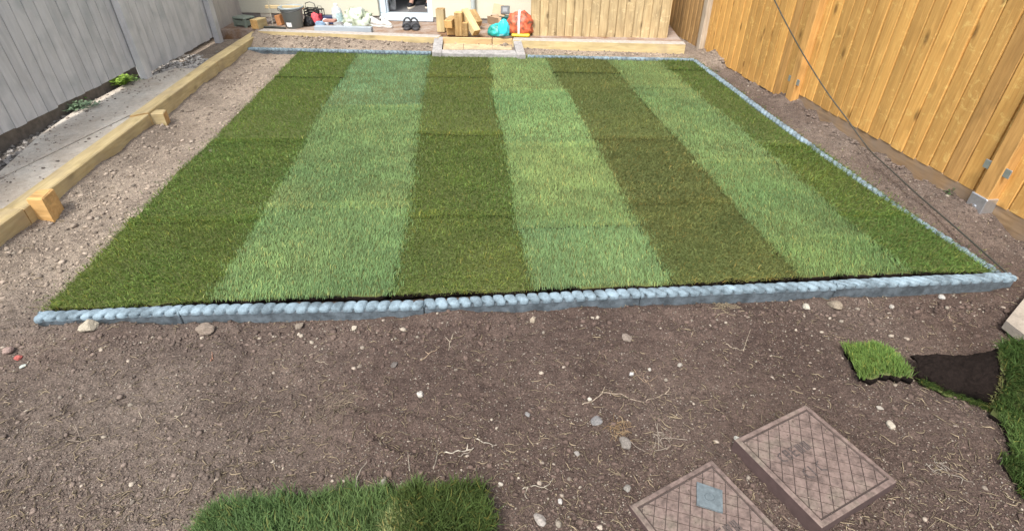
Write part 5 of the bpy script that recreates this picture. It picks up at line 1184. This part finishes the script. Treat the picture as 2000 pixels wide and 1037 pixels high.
root_obj([[(1137, 791), (1160, 782), (1176, 770), (1212, 768), (1246, 781), (1272, 778), (1300, 767), (1312, 770)], [(1176, 770), (1180, 758), (1183, 752)], [(1300, 767), (1308, 756), (1301, 748)]], 'long curving pale root lying across the soil right of centre', .0022, (.46, .37, .28))
root_obj([[(1237, 722), (1250, 738), (1266, 748), (1278, 762)], [(1262, 745), (1275, 738), (1285, 728)], [(1262, 745), (1256, 733), (1262, 726)]], 'forked brown root beside the bright white stone', .0018, tw)
root_obj([[(822, 705), (838, 694), (860, 681)], [(838, 694), (830, 690)]], 'knobbly tan twig below the middle of the edging', .0026, (.42, .31, .21), 'twig', 'twig')
root_obj([[(886, 655), (880, 670), (876, 686)], [(880, 672), (869, 662)]], 'short split straw standing right of the tan twig', .0019, pal, 'stalk', 'stalk')
root_obj([[(592, 689), (605, 687), (616, 683)]], 'straight pale splinter on the soil left of centre', .0018, pal, 'splinter', 'splinter')
root_obj([[(615, 700), (628, 702), (640, 707)]], 'curved pale stalk just right of the straight splinter', .0015, pal, 'stalk', 'stalk')
root_obj([[(695, 966), (699, 945), (706, 925), (718, 906)]], 'long arching straw sticking up behind the bottom turf', .0018, (.55, .5, .4), 'straw', 'straw', .012)
root_obj([[(847, 921), (853, 900), (856, 882)], [(801, 925), (799, 905), (798, 890)]], 'pair of upright straws behind the folded turf', .0012, (.5, .46, .36), 'straw', 'straw', .014)
root_obj([[(868, 883), (890, 886), (912, 884), (925, 880), (905, 892), (896, 896)], [(912, 884), (914, 872)], [(930, 860), (950, 868), (970, 872)]], 'tangle of white roots above the folded turf', .0022, (.6, .54, .44))
root_obj([[(412, 706), (415, 697), (414, 688)], [(415, 697), (417, 704)]], 'reddish curled twig on the soil left of centre', .0022, (.45, .24, .16), 'twig', 'twig')
root_obj([[(343, 815), (356, 812), (366, 795), (369, 790)], [(356, 812), (341, 822)]], 'forked cream root in the lower left soil', .0024, pal)
root_obj([[(272, 805), (277, 820), (268, 832)], [(285, 790), (276, 800)]], 'zigzag thin root left of the forked cream one', .0017, pal)
root_obj([[(1110, 1000), (1150, 1012), (1190, 1018), (1230, 1037)], ], 'dark thin stick near the bottom edge left of the cut drain cover', .0026, (.11, .08, .065), 'stick', 'stick')
root_obj([[(1370, 868), (1400, 885), (1430, 905), (1458, 928)]], 'dark stick between the two drain covers', .0026, (.10, .075, .06), 'stick', 'stick')
root_obj([[(1527, 1003), (1550, 1018), (1580, 1035), (1605, 1060)], ], 'brown twig along the left side of the whole drain cover', .0028, (.22, .16, .12), 'twig', 'twig')
root_obj([[(1020, 955), (1040, 948), (1062, 950), (1078, 958)], [(1062, 950), (1075, 940), (1080, 928), (1070, 922)], [(1032, 950), (1025, 965), (1030, 975)]], 'looped white root right of the folded turf', .0018, (.5, .45, .36))
root_obj([[(1590, 622), (1625, 627), (1652, 640), (1666, 640)]], 'brown stick on the soil below the right front edging', .0024, (.17, .12, .09), 'stick', 'stick')
root_obj([[(1690, 583), (1700, 590), (1706, 596)]], 'short thick pale twig stub below the right front edging', .0032, (.42, .34, .26), 'twig', 'twig')
root_obj([[(395, 1020), (420, 998), (440, 992), (470, 1000)], [(372, 1040), (392, 1012)]], 'brown root hanging from the left corner of the bottom turf', .0018, (.40, .28, .17))
# straw clumps
def clumpobj(px, py, n, sp, lab, col, seed):
    rnd = random.Random(seed); c = P(px, py, 0); mb = MB()
    for i in range(n):
        a = rnd.uniform(0, 6.28); d = Vector((math.cos(a), math.sin(a), 0)); o_ = Vector((rnd.gauss(0, sp * .35), rnd.gauss(0, sp * .35), 0)); l = sp * rnd.uniform(.5, 1.2); p0 = c + o_ - d * l / 2; p2 = c + o_ + d * l / 2; p1 = (p0 + p2) / 2 + Vector((rnd.gauss(0, sp * .2), rnd.gauss(0, sp * .2), 0))
        q = [p0, p1, p2]
        for j, t in enumerate(q): t.z = float(ground_z(t.x, t.y)) + rnd.uniform(-.004, .009)
        mb.tube(catmull(q, 3), .0008, 3)
    return tag(mb.obj('straw_clump', plain('straw_' + str(seed), tuple(q_ * .62 for q_ in col), .9, .3, 80, 0), None), lab, 'straw clump')
clumpobj(1410, 596, 40, .07, 'matted tan straw clump against the foot of the right front edging', (.38, .31, .2), 1)
clumpobj(1208, 835, 40, .06, 'rusty straw tangle right of the flat slate chip', (.36, .24, .13), 2)
clumpobj(655, 792, 45, .10, 'matted dry roots in the soil left of the chipped white stone', (.28, .22, .16), 3)
clumpobj(1290, 880 - 20, 16, .09, 'thin pale roots spread right of the grey-brown stone', (.4, .34, .27), 4)
clumpobj(140, 812 + 40, 10, .08, 'thin roots tangled in the lower left soil', (.38, .31, .24), 5)
clumpobj(1850, 930, 12, .05, 'little pale dried root star between the drain cover and dark turf', (.45, .4, .33), 6)
clumpobj(88, 670, 14, .07, 'pale torn roots below the left end of the edging', (.45, .37, .27), 7)
